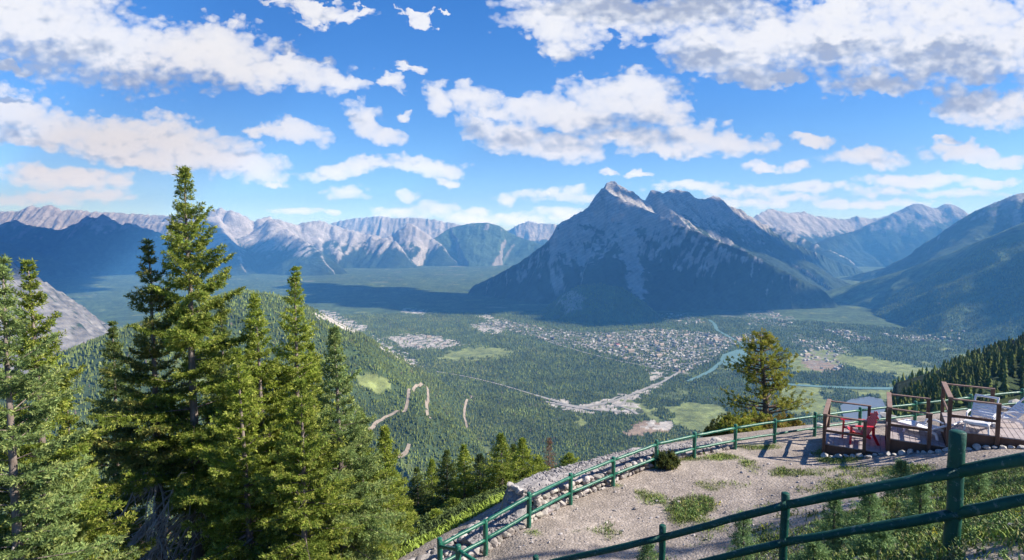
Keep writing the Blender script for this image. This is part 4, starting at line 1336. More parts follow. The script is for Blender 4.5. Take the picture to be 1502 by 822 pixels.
def shrub(name, label, pos, rx, rz, seed, col, col2, n=260, nl=.09, nw=.016):
    """low bush: twigs fanning from several stems with short leaves"""
    rng = np.random.default_rng(seed)
    t = empty(name, pos); tag(t, label, 'shrub')
    A = []; Bn = []; C = []; st = MB()
    for i in range(n):
        a = rng.uniform(0, 6.28); r = rx * math.sqrt(rng.random()); 
        hz = rz * (1 - (r / rx) ** 2 * .75) * rng.uniform(.45, 1.1) * (1 + .35 * math.sin(a * 3 + seed))
        p = np.array([r * math.cos(a), r * math.sin(a) * .8, max(hz, .04)])
        d = np.array([p[0] * .5 / rx, p[1] * .5 / rx, 1]) + rng.normal(0, .35, 3); d /= np.linalg.norm(d)
        A.append(p - d * .06); Bn.append(p + d * .16); C.append(np.array(col if rng.random() < .6 else col2) * rng.uniform(.7, 1.25))
        if i % 9 == 0:
            st.tube(np.array([[p[0] * .15, p[1] * .15, -.1], p * .6, p]), [.012, .008, .004], 4)
    V, Fq, Cc = add_needles(rng, np.array(A), np.array(Bn), np.array(C), .05, nl, nw, 8, 1.0)
    st.build('stems', M_PBARK, t)
    mesh_np('foliage', V, [Fq], M_NEEDLE, col=np.clip(Cc, .003, .6), parent=t)


def gpos(px, py, dist):
    p = at_y(px, py, dist)
    return (p[0], p[1], float(z_ground(np.array([p[0]]), np.array([p[1]]))[0]))


YG = ((.29, .32, .05), (.36, .33, .07)); DK = ((.09, .115, .04), (.14, .155, .045)); OR = ((.29, .22, .065), (.22, .23, .05))
for px, py, D, rx, top, cc, lab, sd in [
    (1083, 622, 25.5, .9, 608, YG, 'yellow green bush against the rail left of the pine', 1), (1062, 612, 30, 1.0, 607, DK, 'dark low bush at the left foot of the pine', 2), (1110, 618, 27, 1.0, 604, YG, 'bright bush at the foot of the pine trunk', 3),
    (1150, 622, 27.5, .9, 609, OR, 'orange tinged bush between two rail posts right of the pine', 4), (1092, 632, 24.5, .8, 619, YG, 'low bright bush in front of the bushes under the pine', 5), (1128, 628, 25, .8, 616, OR, 'rust and green bush close behind the rail under the pine', 6),
    (1078, 605, 33, 1.0, 601, DK, 'dark bush farthest left under the pine', 7), (975, 684, 19.3, .42, 672, DK, 'small dark juniper at the foot of a rail post', 8)]:
    g = gpos(px, py, D)
    tp = at_y(px, top, D)
    shrub('shrub', lab, g, rx, max((tp[2] - g[2]) * .7, .35), sd, *cc, n=int(330 * rx / .8) if D > 20 else 200)
# ================================================================= FENCES, WALL, DECKS, CHAIRS
def wood_mat(name, c1, c2, axis_stretch, rough=.6, bump=.35, spec=.3, worn=None):
    m = bpy.data.materials.new(name); nt, p, N = nodes_of(m)
    tc = N('ShaderNodeTexCoord'); mp = N('ShaderNodeMapping'); mp.inputs['Scale'].default_value = axis_stretch
    nt.links.new(tc.outputs['Object'], mp.inputs['Vector'])
    n = noise_node(nt, 6, 6, .65, mp.outputs['Vector'])
    c = ramp(nt, n.outputs['Fac'], [(.3, c1), (.7, c2)])
    if worn:
        n2 = noise_node(nt, 14, 6, .7, tc.outputs['Object'])
        k = math_(nt, 'GREATER_THAN', n2.outputs['Fac'], .60)
        c = mixc(nt, math_(nt, 'MULTIPLY', k, .7), c, worn)
    nt.links.new(c, p.inputs['Base Color']); p.inputs['Roughness'].default_value = rough; p.inputs['Specular IOR Level'].default_value = spec
    nb = noise_node(nt, 22, 5, .65, mp.outputs['Vector']); b = N('ShaderNodeBump'); b.inputs['Strength'].default_value = bump; b.inputs['Distance'].default_value = .012
    nt.links.new(nb.outputs['Fac'], b.inputs['Height']); nt.links.new(b.outputs['Normal'], p.inputs['Normal'])
    return m


M_GREEN = wood_mat('green_painted_wood', (.004, .046, .033), (.008, .078, .055), (1, 1, 1), .55, .6, .25, (.10, .15, .13))
M_GREENFAR = wood_mat('green_painted_rail', (.006, .085, .055), (.014, .14, .085), (1, 1, 1), .4, .4, .5, (.2, .27, .22))


def post_pts(b, t, rng):
    n = 9
    s = np.linspace(0, 1, n)
    P = np.array(b) + np.outer(s, np.array(t) - np.array(b))
    P[1:-1, :2] += rng.normal(0, .004, (n - 2, 2))
    return P


def make_fence(name, label, tops, bases, rp, rails, mat, seed, post_r=None, chamfer=True):
    rng = np.random.default_rng(seed)
    t = empty(name, tuple(bases[0])); tag(t, label, 'fence')
    off = -np.array(bases[0])
    for i, (a, b) in enumerate(zip(tops, bases)):
        m = MB(); r = post_r[i] if post_r else rp
        P = post_pts(np.array(b) - [0, 0, .35], a, rng) + off
        rr = np.full(len(P), r) * (1 + rng.uniform(-.05, .05, len(P))); 
        P = np.vstack([P, P[-1] + [0, 0, r * .16]]); rr = np.append(rr, r * .82)
        m.tube(P, rr, 14, jit=.025, rng=rng)
        m.build('post', mat, t, True)
    for line, rad in rails:
        for i in range(len(line) - 1):
            a = np.array(line[i]) + off; b = np.array(line[i + 1]) + off
            d = (b - a) / np.linalg.norm(b - a)
            s = np.linspace(0, 1, 8)
            a2 = a - d * .04; b2 = b + d * .04
            P = a2 + np.outer(s, b2 - a2); P[1:-1] += rng.normal(0, .0035, (6, 3))
            r = rad[i] if hasattr(rad, '__len__') else rad
            r2 = rad[i + 1] if hasattr(rad, '__len__') else rad
            m = MB(); m.tube(P, (r + (r2 - r) * s) * (1 + rng.uniform(-.06, .06, 8)), 10, jit=.04, rng=rng)
            m.build('rail', mat, t, True)
    return t


# far fence: rails pass on the valley side of the posts
top_px = [(645, 800), (712, 765), (776, 729), (837, 700), (900, 675), (963, 652), (1019, 639), (1079, 628), (1137, 619), (1196, 610.5), (1262, 602), (1343, 593), (1424, 583), (1500, 575), (1585, 566)]
toprail = [at_y(px, py, f[2]) for (px, py), f in zip(top_px, FAR)]
lowrail = [p - np.array([0, 0, .46]) for p in toprail]
END = at_y(672, 800, 12.6); ENDB = END - np.array([0, 0, .85])
E2 = at_y(730, 840, 12.0)
make_fence('rail_fence', 'long green two rail log fence curving along the terrace edge', FARP, FARB, .062, [(toprail, .047), (lowrail, .043)], M_GREENFAR, 1)
fx = bpy.data.objects['rail_fence']
sub = make_fence('rail_fence', 'short green fence end turning back from the left end of the long fence', [END, E2], [ENDB, E2 - np.array([0, 0, .85])], .062,
                 [([toprail[0] + [0, 0, -.03], END + [0, 0, -.10], E2 + [0, 0, -.1]], .045), ([lowrail[0], END + [0, 0, -.55], E2 + [0, 0, -.55]], .043)], M_GREENFAR, 2)

nt_px = [(1580, 655, 5.9), (1405, 690, 6.5), (1152, 739, 7.3), (972, 787, 8.2), (786, 829, 9.0), (560, 885, 9.9)]
nl_px = [(1580, 714, 5.9), (1405, 750.5, 6.5), (1152, 793, 7.3), (972, 838, 8.2), (786, 884, 9.0), (560, 940, 9.9)]
make_fence('log_fence', 'dark green two rail log fence nearest the viewer, running down the grassy bank', NEARP, NEARB, .06,
           [([at_y(*p) + [-.03, -.045, 0] for p in nt_px], [.068, .066, .050, .047, .046, .046]), ([at_y(*p) + [-.03, -.045, 0] for p in nl_px], [.064, .061, .047, .045, .045, .045])], M_GREEN, 3, [.07, .078, .052, .047, .047, .047])

# ---------------------------------------------------------------- stone wall and its gravel top beyond the far fence
M_STONE = surf('wall_stone', (.23, .21, .20), (.42, .39, .365), 3.5, .95, .7, 25, .1, use_col=True)
M_RUBBLE = surf('gravel_top', (.20, .19, .19), (.37, .345, .335), 7, .95, 1.0, 28, .1)


def stone_wall():
    rng = np.random.default_rng(21)
    t = empty('stone_wall', tuple(FARB[2])); tag(t, 'rubble stone wall with a grey gravel top behind the green fence', 'wall')
    off = -np.array(FARB[2])
    # centre line just outside the fence, with its height above the path
    line = [np.array(FARB[i]) for i in range(1, 8)]
    pts = []
    for i in range(len(line) - 1):
        for k in range(6):
            pts.append(line[i] + (line[i + 1] - line[i]) * k / 6)
    pts.append(line[-1]); pts = np.array(pts)
    tg = np.gradient(pts, axis=0)[:, :2]; tg /= np.linalg.norm(tg, axis=1)[:, None]
    nr = np.stack([-tg[:, 1], tg[:, 0]], 1)
    px, _ = proj(pts[:, 0], pts[:, 1], pts[:, 2])
    hgt = np.interp(px, [700, 780, 796, 830, 880, 940, 1000, 1060], [.08, .12, .54, .60, .48, .34, .22, .1])
    wid = np.interp(px, [700, 786, 792, 900, 1060], [.7, .8, 1.15, 1.1, .7])
    # gravel fill: a bank with a domed top
    prof = [(.22, -.4), (.26, .0), (.34, .55), (.46, .9), (.62, 1.0), (.8, 1.02), (1.0, .98), (1.12, .5), (1.3, -.6)]
    V = []
    for i, p in enumerate(pts):
        for u, v in prof:
            o_ = .26 + (u - .26) * wid[i] / .86
            j = rng.normal(0, .02, 3)
            V.append((p[0] + nr[i, 0] * o_ + j[0], p[1] + nr[i, 1] * o_ + j[1], p[2] + v * hgt[i] * (1 if v > 0 else 2.0) + j[2]))
    k = len(prof); V = np.array(V) + off
    f = [(i * k + j, i * k + j + 1, (i + 1) * k + j + 1, (i + 1) * k + j) for i in range(len(pts) - 1) for j in range(k - 1)]
    f += [tuple(range(k)), tuple(range((len(pts) - 1) * k, len(pts) * k))]
    m = MB(); m.add(V, f)
    # small stones lying in the gravel
    for _ in range(2200):
        i = rng.integers(0, len(pts) - 1); a = rng.random(); p = pts[i] * (1 - a) + pts[i + 1] * a
        u = rng.uniform(.4, 1.05); o_ = .26 + (u - .26) * wid[i] / .86
        zt = np.interp(u, [q[0] for q in prof], [q[1] for q in prof]) * hgt[i]
        c = np.array([p[0] + nr[i, 0] * o_, p[1] + nr[i, 1] * o_, p[2] + zt]) + off
        m.add(rock_verts(rng, rng.uniform(.03, .085), False) + c, ICO1_F)
    m.build('gravel_top', M_RUBBLE, t)
    # the laid stones of the face and of its near end
    w = MB()
    for i in range(len(pts) - 1):
        nc = 3 if hgt[i] > .5 else 2 if hgt[i] > .3 else 1
        for c_ in range(nc):
            for q in range(2):
                a = (q + rng.uniform(.1, .9)) / 2
                p = pts[i] * (1 - a) + pts[i + 1] * a
                sz = rng.uniform(.12, .2)
                o_ = .20 + .05 * c_ + rng.uniform(-.03, .04)
                c = np.array([p[0] + nr[i, 0] * o_, p[1] + nr[i, 1] * o_, p[2] - .02 + (c_ + .5) * hgt[i] * .98 / nc]) + off
                g = rng.uniform(.7, 1.35)
                w.add(rock_verts(rng, sz, True) + c, ICO_F, (g, g * rng.uniform(.95, 1), g * rng.uniform(.9, 1)))
    i0 = int(np.argmax(hgt > .45))
    for u in np.arange(.2, wid[i0] + .2, .2):
        for c_ in range(4):
            p = pts[i0]
            c = np.array([p[0] + nr[i0, 0] * u, p[1] + nr[i0, 1] * u, p[2] - .05 + (c_ + .4) * .2]) + off + rng.normal(0, .03, 3)
            g = rng.uniform(.75, 1.3)
            w.add(rock_verts(rng, rng.uniform(.11, .17), True) + c - np.array([tg[i0][0], tg[i0][1], 0]) * .05, ICO_F, (g, g, g))
    w.build('stone_face', M_STONE, t)


stone_wall()


def rubble_bank():
    """loose grey rubble along the edge outside the left part of the fence"""
    rng = np.random.default_rng(33); m = MB()
    L = [np.array([-4.6, 12.0, 0]), np.array([-2.9, 12.9, 0])] + [np.array(q) for q in FARB[:5]]
    L = np.array(L)
    for _ in range(2300):
        i = rng.integers(0, len(L) - 1); a = rng.random(); t = (L[i + 1] - L[i])[:2]; t /= np.linalg.norm(t)
        o_ = rng.uniform(.12, 1.5) ** 1.0
        x, y = (L[i] + (L[i + 1] - L[i]) * a)[:2] + np.array([-t[1], t[0]]) * o_
        z = float(z_ground(np.array([x]), np.array([y]))[0])
        s_ = rng.uniform(.03, .08) if rng.random() < .82 else rng.uniform(.09, .2)
        g = rng.uniform(.75, 1.3)
        m.add(rock_verts(rng, s_, s_ > .09) + [x, y, z + s_ * .3], ICO_F if s_ > .09 else ICO1_F, (g, g, g))
    o = m.build('rubble', M_STONE)
    tag(o, 'loose grey rubble strewn along the edge outside the fence', kind='stuff')


rubble_bank()

# ---------------------------------------------------------------- decks
M_DECKW = wood_mat('weathered_deck_boards', (.25, .215, .215), (.40, .35, .345), (1, 1, 1), .8, .3, .2)
M_BROWN = wood_mat('brown_stained_wood', (.085, .045, .032), (.15, .085, .058), (1, 1, 1), .6, .3, .35)
M_RAILTOP = wood_mat('worn_brown_rail', (.17, .105, .080), (.27, .185, .145), (1, 1, 1), .6, .3, .35)
U = np.array([.855, -.518, 0]); Vv = np.array([.518, .855, 0]); ZZ = np.array([0, 0, 1.])
ORG = np.array([10.72, 20.2, 0])
DECKS = [dict(t0=0.0, length=1.84, floor=at_y(1218, 650, 20.2)[2], rail=1.22, base=-7.85, depth=2.0, back=1.32, lab='lowest wooden deck, holding the red chair'),
         dict(t0=1.86, length=1.56, floor=at_y(1313, 642, 19.26)[2], rail=1.12, base=-7.5, depth=2.0, back=1.2, lab='middle wooden deck, one step up, with a white lounge chair'),
         dict(t0=3.44, length=4.6, floor=at_y(1404, 630, 18.4)[2], rail=1.22, base=-7.2, depth=2.1, back=1.36, lab='highest wooden deck at the right, running out of view')]
RL = .97


def deck(d):
    o0 = ORG + U * d['t0'] + ZZ * d['floor']
    t = empty('wooden_deck', tuple(o0 + ZZ * (d['base'] - d['floor'])), math.atan2(U[1], U[0]))
    tag(t, d['lab'], 'deck', 'stepped wooden sun decks')
    zf = d['floor'] - d['base']
    # local axes: x along the front, y back, z up
    rng = np.random.default_rng(int(d['t0'] * 10) + 3)
    m = MB(); n = int(d['length'] / .145); w = d['length'] / n
    for i in range(n):
        m.box(((i + .5) * w, d['depth'] / 2 + rng.normal(0, .004), zf - .019 + rng.normal(0, .0015)), (w - .009, d['depth'] + .04, .038), bev=.004)
    m.build('floor', M_DECKW, t)
    s = MB(); L = d['length']; H_ = zf - .04
    s.box((L / 2, .02, H_ / 2), (L - .01, .035, H_)); s.box((L / 2, d['depth'] - .02, H_ / 2), (L - .01, .035, H_))
    s.box((.02, d['depth'] / 2, H_ / 2), (.035, d['depth'] - .08, H_)); s.box((L - .02, d['depth'] / 2, H_ / 2), (.035, d['depth'] - .08, H_))
    s.build('skirt', M_BROWN, t)
    PW = .105
    rail = d['rail']; bk = d['back']
    posts = [(.03, -.045, 0), (.03, d['depth'] + .05, 0), (rail, -.045, 0), (bk, d['depth'] + .05, 0)]
    for x, y, z in posts:
        p = MB(); hh = zf + RL
        p.box((x, y, hh / 2), (PW, PW, hh), bev=.006); p.build('post', M_BROWN, t)
    tz = zf + RL + .02
    def rl(a, b, mat=M_RAILTOP, w_=.10, h_=.04):
        r = MB(); r.bar(a, b, w_, h_, bev=.005); r.build('rail', mat, t)
    rl((-.02, -.045, tz), (rail + .06, -.045, tz)); rl((.03, -.1, tz + .041), (.03, d['depth'] + .11, tz + .041), w_=.14)
    rl((.09, d['depth'] + .05, tz), (bk + .06, d['depth'] + .05, tz))
    mz = zf + RL * .47
    rl((.076, -.045, mz), (rail - .046, -.045, mz), M_BROWN, .04, .085); rl((.03, .001, mz), (.03, d['depth'] + .004, mz), M_RAILTOP, .04, .085)
    return t, zf


for d in DECKS:
    d['obj'], d['zf'] = deck(d)

M_RED = surf('red_plastic', (.50, .008, .022), (.62, .018, .035), 6, .4, .08, 60, .5)
M_WPL = surf('white_plastic', (.66, .66, .68), (.78, .78, .79), 5, .4, .1, 60, .5)


def curve_bar(m, pts, w, h):
    pts = np.array(pts, float)
    for a, b in zip(pts[:-1], pts[1:]):
        d = (b - a) / np.linalg.norm(b - a)
        m.bar(a - d * .008, b + d * .008, w, h, up=(0, 1, 0) if abs(d[1]) < .9 else (0, 0, 1))


def adirondack(name, label, pos, rz, mat, sc=1.0):
    """slatted garden chair, facing local -x (x back, y across)"""
    t = empty(name, pos, rz); t.scale = (sc,) * 3; tag(t, label, 'chair')
    m = MB()
    for i in range(6):                                    # seat slats, falling to the back
        x = -.30 + i * .092; z = .40 - i * .028
        R_ = Matrix.Rotation(math.radians(17), 3, 'Y')
        m.box((x, 0, z), (.082, .54, .022), np.array(R_), .006)
    m.bar((-.34, -.25, .375), (.26, -.25, .205), .03, .08, bev=.004); m.bar((-.34, .25, .375), (.26, .25, .205), .03, .08, bev=.004)
    m.build('seat', mat, t)
    b = MB()
    for i in range(7):                                    # fan back
        k = i - 3
        hgt = .78 - .028 * k * k
        a = np.array([.17, k * .070, .25]); dirn = np.array([.42, k * .026, .88]); dirn /= np.linalg.norm(dirn)
        b.bar(a, a + dirn * hgt, .074, .022, up=(-.88, 0, .42), bev=.006)
    b.bar((.30, -.29, .50), (.30, .29, .50), .03, .06); b.bar((.44, -.27, .80), (.44, .27, .80), .025, .05)
    b.build('backrest', mat, t)
    for s in (-1, 1):
        a = MB(); a.box((-.03, s * .34, .575), (.72, .13, .026), bev=.012); a.build('armrest', mat, t)
        l = MB(); l.bar((-.33, s * .29, 0), (-.31, s * .29, .56), .03, .09, up=(0, 1, 0), bev=.005); l.build('leg', mat, t)
        curve = MB(); curve_bar(curve, [(.46, s * .29, 0), (.40, s * .29, .12), (.31, s * .29, .30), (.30, s * .29, .56)], .075, .03); curve.build('leg', mat, t)
    return t


def lounge(name, label, pos, rz, mat, back=50, L=1.75, seat_z=.34):
    """moulded white chaise with a slatted raised back, facing local -x"""
    t = empty(name, pos, rz); tag(t, label, 'chair')
    m = MB(); x0 = -L * .62; n = 12
    for i in range(n):
        x = x0 + (i + .5) * (L * .62) / n
        m.box((x, 0, seat_z + .02 * math.cos(i / n * 3)), (L * .62 / n - .014, .56, .022), bev=.005)
    for s in (-1, 1):
        m.bar((x0, s * .29, seat_z - .01), (.03, s * .29, seat_z - .01), .04, .07, bev=.01)
    m.box((x0 - .02, 0, seat_z - .01), (.05, .62, .07), bev=.015)
    m.build('seat', mat, t)
    a = math.radians(back); d = np.array([math.cos(a), 0, math.sin(a)]); nrm = np.array([-math.sin(a), 0, math.cos(a)])
    b = MB(); BL_ = .74
    for i in range(6):
        c = np.array([.03, 0, seat_z + .01]) + d * (.06 + i * .085)
        b.box(c, (.072, .54, .02), np.stack([d, [0, 1, 0], nrm], 1), .005)
    for s in (-1, 1):
        b.bar(np.array([.03, s * .29, seat_z]), np.array([.03, s * .29, seat_z]) + d * BL_, .05, .045, up=nrm, bev=.01)
    e = np.array([.03, 0, seat_z]) + d * BL_
    b.box(e - d * .02, (.06, .62, .045), np.stack([d, [0, 1, 0], nrm], 1), .012)
    b.build('backrest', mat, t)
    for s in (-1, 1):
        l = MB(); curve_bar(l, [(x0 + .28, s * .27, seat_z - .03), (x0 + .20, s * .29, .16), (x0 + .17, s * .31, 0)], .06, .045); l.build('leg', mat, t)
        l = MB(); curve_bar(l, [(-.16, s * .28, seat_z - .03), (.06, s * .28, seat_z - .07), (.20, s * .29, .18), (.25, s * .31, 0)], .08, .045); l.build('leg', mat, t)
        ar = MB(); curve_bar(ar, [(.16, s * .31, seat_z + .16), (-.1, s * .33, seat_z + .20), (-.36, s * .33, seat_z + .16), (-.42, s * .32, seat_z - .01)], .05, .04); ar.build('armrest', mat, t)
    return t


def on_deck(i, u, v):
    return tuple(ORG + U * (DECKS[i]['t0'] + u) + Vv * v + ZZ * (DECKS[i]['floor'] + .003))


adirondack('garden_chair', 'red slatted garden chair on the lowest deck', on_deck(0, 1.02, .78), math.radians(-8), M_RED, 1.14)
lounge('lounge_chair', 'white lounge chair low on the middle deck, behind its rail', on_deck(1, 1.30, .92), math.radians(-58), M_WPL, 30, 1.5, .27)
lounge('lounge_chair', 'white lounge chair with a slatted raised back on the highest deck, behind its front rail', on_deck(2, .95, .75), math.radians(40), M_WPL, 58, 1.35, .31)
lounge('lounge_chair', 'white lounge chair farther back on the highest deck, its back tilted past the corner post', on_deck(2, 1.75, 1.5), math.radians(-12), M_WPL, 48, 1.25, .31)

# ---------------------------------------------------------------- white stones edging the decks
M_EDGE = surf('white_rock', (.33, .31, .28), (.55, .52, .48), 5, .95, .6, 22, .15)
_s = np.random.default_rng(9); u = -.05
while u < 8:
    s_ = _s.uniform(.07, .155)
    u += s_ * .85
    p = ORG + U * u + Vv * (-.24 + _s.normal(0, .06))
    z = float(z_ground(np.array([p[0]]), np.array([p[1]]))[0])
    m = MB(); m.add(rock_verts(_s, s_ * 1.15, True, .72), ICO_F)
    o = m.build('border_stone', M_EDGE); o.location = (p[0], p[1], z + s_ * .38)
    tag(o, 'white rock in the row of stones edging the wooden decks', 'rock', 'white stones edging the decks')
    u += s_ * .95
for px, py, D, s_ in [(1305, 622, 24.6, .5), (1495, 601, 25.2, .45), (1470, 604, 25.4, .35), (1010, 659, 21.0, .3), (1050, 650, 22.0, .25), (1200, 628, 23.6, .3)]:
    p = at_y(px, py, D); z = float(z_ground(np.array([p[0]]), np.array([p[1]]))[0])
    m = MB(); m.add(rock_verts(_s, s_, True, .7), ICO_F); o = m.build('boulder', M_EDGE); o.location = (p[0], p[1], z + s_ * .3)
    tag(o, 'pale boulder lying along the outer side of the green fence', 'rock', 'boulders along the fence')

# ---------------------------------------------------------------- saplings, weeds, grass, gravel
SAP = [(1090, 757, 10.6, 'small spruce sapling under the top rail, left of the second post', .55), (1322, 680, 13.2, 'spruce sapling just behind the top rail, left of the big post', .6), (1275, 726, 10.2, 'dense bluish spruce sapling below the top rail', .7), (1225, 735, 10.6, 'low bushy spruce sapling beside the dense bluish one', .6),
       (1195, 800, 8.4, 'spruce sapling touching the bottom edge, right of the second post', .5), (1290, 782, 7.4, 'broad dark spruce sapling below the lower rail', .55), (1352, 712, 9.6, 'spruce sapling right behind the big post', .4), (1436, 690, 11.5, 'spruce sapling right of the big post, over the top rail', .5), (950, 800, 10.4, 'tiny spruce sapling left of the third post', .35)]
for i, (px, py, D, lab, R) in enumerate(SAP):
    plant_spruce('spruce_sapling', lab, px, py, D, R * .85, 80 + i, cat='sapling', sink=.05, base=.03, step=.04, nl=.05, nw=.006, per=4, lod=1.15, gap=.15, shape=.85, tint=(.17, .27, .12), tip=(.30, .42, .18))

M_GRASS = bpy.data.materials.new('grass_blade')
_nt, _p, _N = nodes_of(M_GRASS); _a = _N('ShaderNodeAttribute', attribute_name='col'); _nt.links.new(_a.outputs['Color'], _p.inputs['Base Color']); _p.inputs['Roughness'].default_value = .7; _p.inputs['Specular IOR Level'].default_value = .2


def grass():
    rng = np.random.default_rng(51)
    n = 420000
    x = rng.uniform(-3, 17, n); y = rng.uniform(5, 21.5, n)
    z = z_ground(x, y); px, py = proj(x, y, z)
    g = grass_amount(x, y, px, py)
    k = (rng.random(n) < g ** 1.3 * .95) & (px > 640) & (px < 1560) & (py < 900) & in_poly(x, y, TERR)
    # outer edge: thick bright grass beyond the rubble at left
    n2 = 30000
    x2 = rng.uniform(-6, 2, n2); y2 = rng.uniform(13, 20, n2)
    d, _, _, _ = near_line(x2, y2, _TE); out = ~in_poly(x2, y2, TERR)
    k2 = out & (d > .75) & (d < 1.9 + .5 * fbm(x2, y2, 2, 4)) & (x2 < -.2)
    x3 = rng.uniform(-9, 3, 90000); y3 = rng.uniform(12, 26, 90000)
    d3, _, _, _ = near_line(x3, y3, _TE)
    k3 = ~in_poly(x3, y3, TERR) & (d3 > 1.5) & (d3 < 9) & (fbm(x3 / 1.5, y3 / 1.5, 3, 77) + rng.normal(0, .2, 90000) > -.1)
    x = np.concatenate([x[k], x2[k2], x3[k3]]); y = np.concatenate([y[k], y2[k2], y3[k3]]); z = z_ground(x, y)
    edge = np.concatenate([np.zeros(k.sum()), np.ones(k2.sum()), np.full(k3.sum(), 2.)])
    m = len(x)
    a = rng.uniform(0, 6.28, m); h = rng.uniform(.03, .10, m) * (1 + .5 * (edge == 1)) * (1 + .6 * fbm(x / .7, y / .7, 2, 7)); w = rng.uniform(.006, .013, m) * (1 + 1.0 * edge)
    ln = rng.normal(0, .5, (m, 2)) * h[:, None]
    b = np.stack([x, y, z - .01], -1); wv = np.stack([np.cos(a) * w, np.sin(a) * w, np.zeros(m)], -1)
    tip = b + np.column_stack([ln, h]); mid = b + np.column_stack([ln * .35, h * .55])
    V = np.stack([b - wv, b + wv, mid + wv * .7, tip, mid - wv * .7], 1).reshape(-1, 3)
    i = np.arange(m) * 5
    q = np.stack([i, i + 1, i + 2, i + 4], -1); tt = np.stack([i + 4, i + 2, i + 3], -1)
    base = np.where(rng.random(m)[:, None] < .25, np.array([.33, .32, .11]), np.array([.20, .28, .06])) * rng.uniform(.6, 1.35, (m, 1))
    base = base * (1 + .35 * fbm(x / 1.2, y / 1.2, 3, 9)[:, None])
    base = np.where(edge[:, None] == 1, np.array([.25, .34, .055]) * rng.uniform(.7, 1.3, (m, 1)), base); base = np.where(edge[:, None] == 2, np.array([.075, .11, .032]) * rng.uniform(.5, 1.5, (m, 1)) * (1 + .5 * fbm(x / 1.0, y / 1.0, 3, 19)[:, None]), base)
    o = mesh_np('grass', V, [q, tt], M_GRASS, col=np.repeat(np.clip(base, .01, .6), 5, 0))
    tag(o, 'short mountain grass on the bank and in tufts on the gravel', kind='stuff')
    # broad leaved weeds among the grass
    n = 5200; x = rng.uniform(1, 15, n); y = rng.uniform(5, 17, n); z = z_ground(x, y); px, py = proj(x, y, z); g = grass_amount(x, y, px, py)
    k = (rng.random(n) < g * .9) & in_poly(x, y, TERR); x, y, z = x[k], y[k], z[k]
    A = []; Bn = []; C = []
    for xx, yy, zz in zip(x, y, z):
        c = np.array([.12, .19, .06]) * rng.uniform(.6, 1.5) if rng.random() < .8 else np.array([.17, .18, .09]) * rng.uniform(.7, 1.2)
        if rng.random() < .012: c = np.array([.6, .5, .04])
        for _ in range(3):
            p = np.array([xx, yy, zz]) + rng.normal(0, .05, 3) * [1, 1, 0]; hh = rng.uniform(.04, .15)
            A.append(p); Bn.append(p + [rng.normal(0, .04), rng.normal(0, .04), hh]); C.append(c)
    V, Fq, Cc = add_needles(rng, np.array(A), np.array(Bn), np.array(C), .04, .038, .0085, 6, 1.2)
    o = mesh_np('weeds', V, [Fq], M_GRASS, col=np.clip(Cc, .01, .6)); tag(o, 'low leafy weeds among the grass of the bank', kind='stuff')


grass()


def gravel():
    rng = np.random.default_rng(52); n = 7000
    x = rng.uniform(-3, 16, n); y = rng.uniform(6, 21, n); z = z_ground(x, y); px, py = proj(x, y, z)
    cl = fbm(x / 1.4, y / 1.4, 3, 15)
    k = in_poly(x, y, TERR) & (px > 640) & (px < 1540) & (py < 880) & (cl + rng.normal(0, .2, n) > .02)
    m = MB(); bad = [(ORG + U * a + Vv * b)[:2] for a, b in ((0, -.05), (8, -.05), (8, 2.2), (0, 2.2))]
    ins = in_poly(x, y, [tuple(b) for b in bad])
    for i in np.where(k & ~ins)[0]:
        s = rng.uniform(.012, .035) if rng.random() < .9 else rng.uniform(.04, .08)
        g = rng.uniform(.7, 1.5)
        m.add(rock_verts(rng, s, False) + [x[i], y[i], z[i] + s * .2], ICO1_F, (g, g, g * 1.03))
    o = m.build('gravel', M_STONE); tag(o, 'loose stones scattered over the gravel path and bank', kind='stuff')


gravel()

# trees at the right, beyond the frame: their shade falls over the bank, the near fence and the path
for x, y, H, R, sd, lab in [(21.5, 12.2, 13.5, 2.6, 90, 'tall spruce right of the terrace, its shade falling across the gravel path')]:
    g = float(z_ground(np.array([x]), np.array([y]))[0])
    rng = np.random.default_rng(sd)
    t = empty('spruce_tree', (x, y, g - .2)); tag(t, lab, 'tree')
    tr, (V, Fq, Cc), tw = spruce(H, R, rng, gap=.35, step=.08, nl=.09, nw=.014, lod=.7, **MG)
    tr.build('trunk', M_BARK, t, True); mesh_np('crown', V, [Fq], M_NEEDLE, col=np.clip(Cc, .003, .6), parent=t)
SKY_HUE, SKY_SAT, SKY_STR, CLOUD_STR = .514, 1.36, .091, .50
SUN_E, EXPO = 5.0, 1.0
HAZE_COL, HAZE_DEN, HAZE_G = (.12, .42, 1.0), 6.4e-5, .0


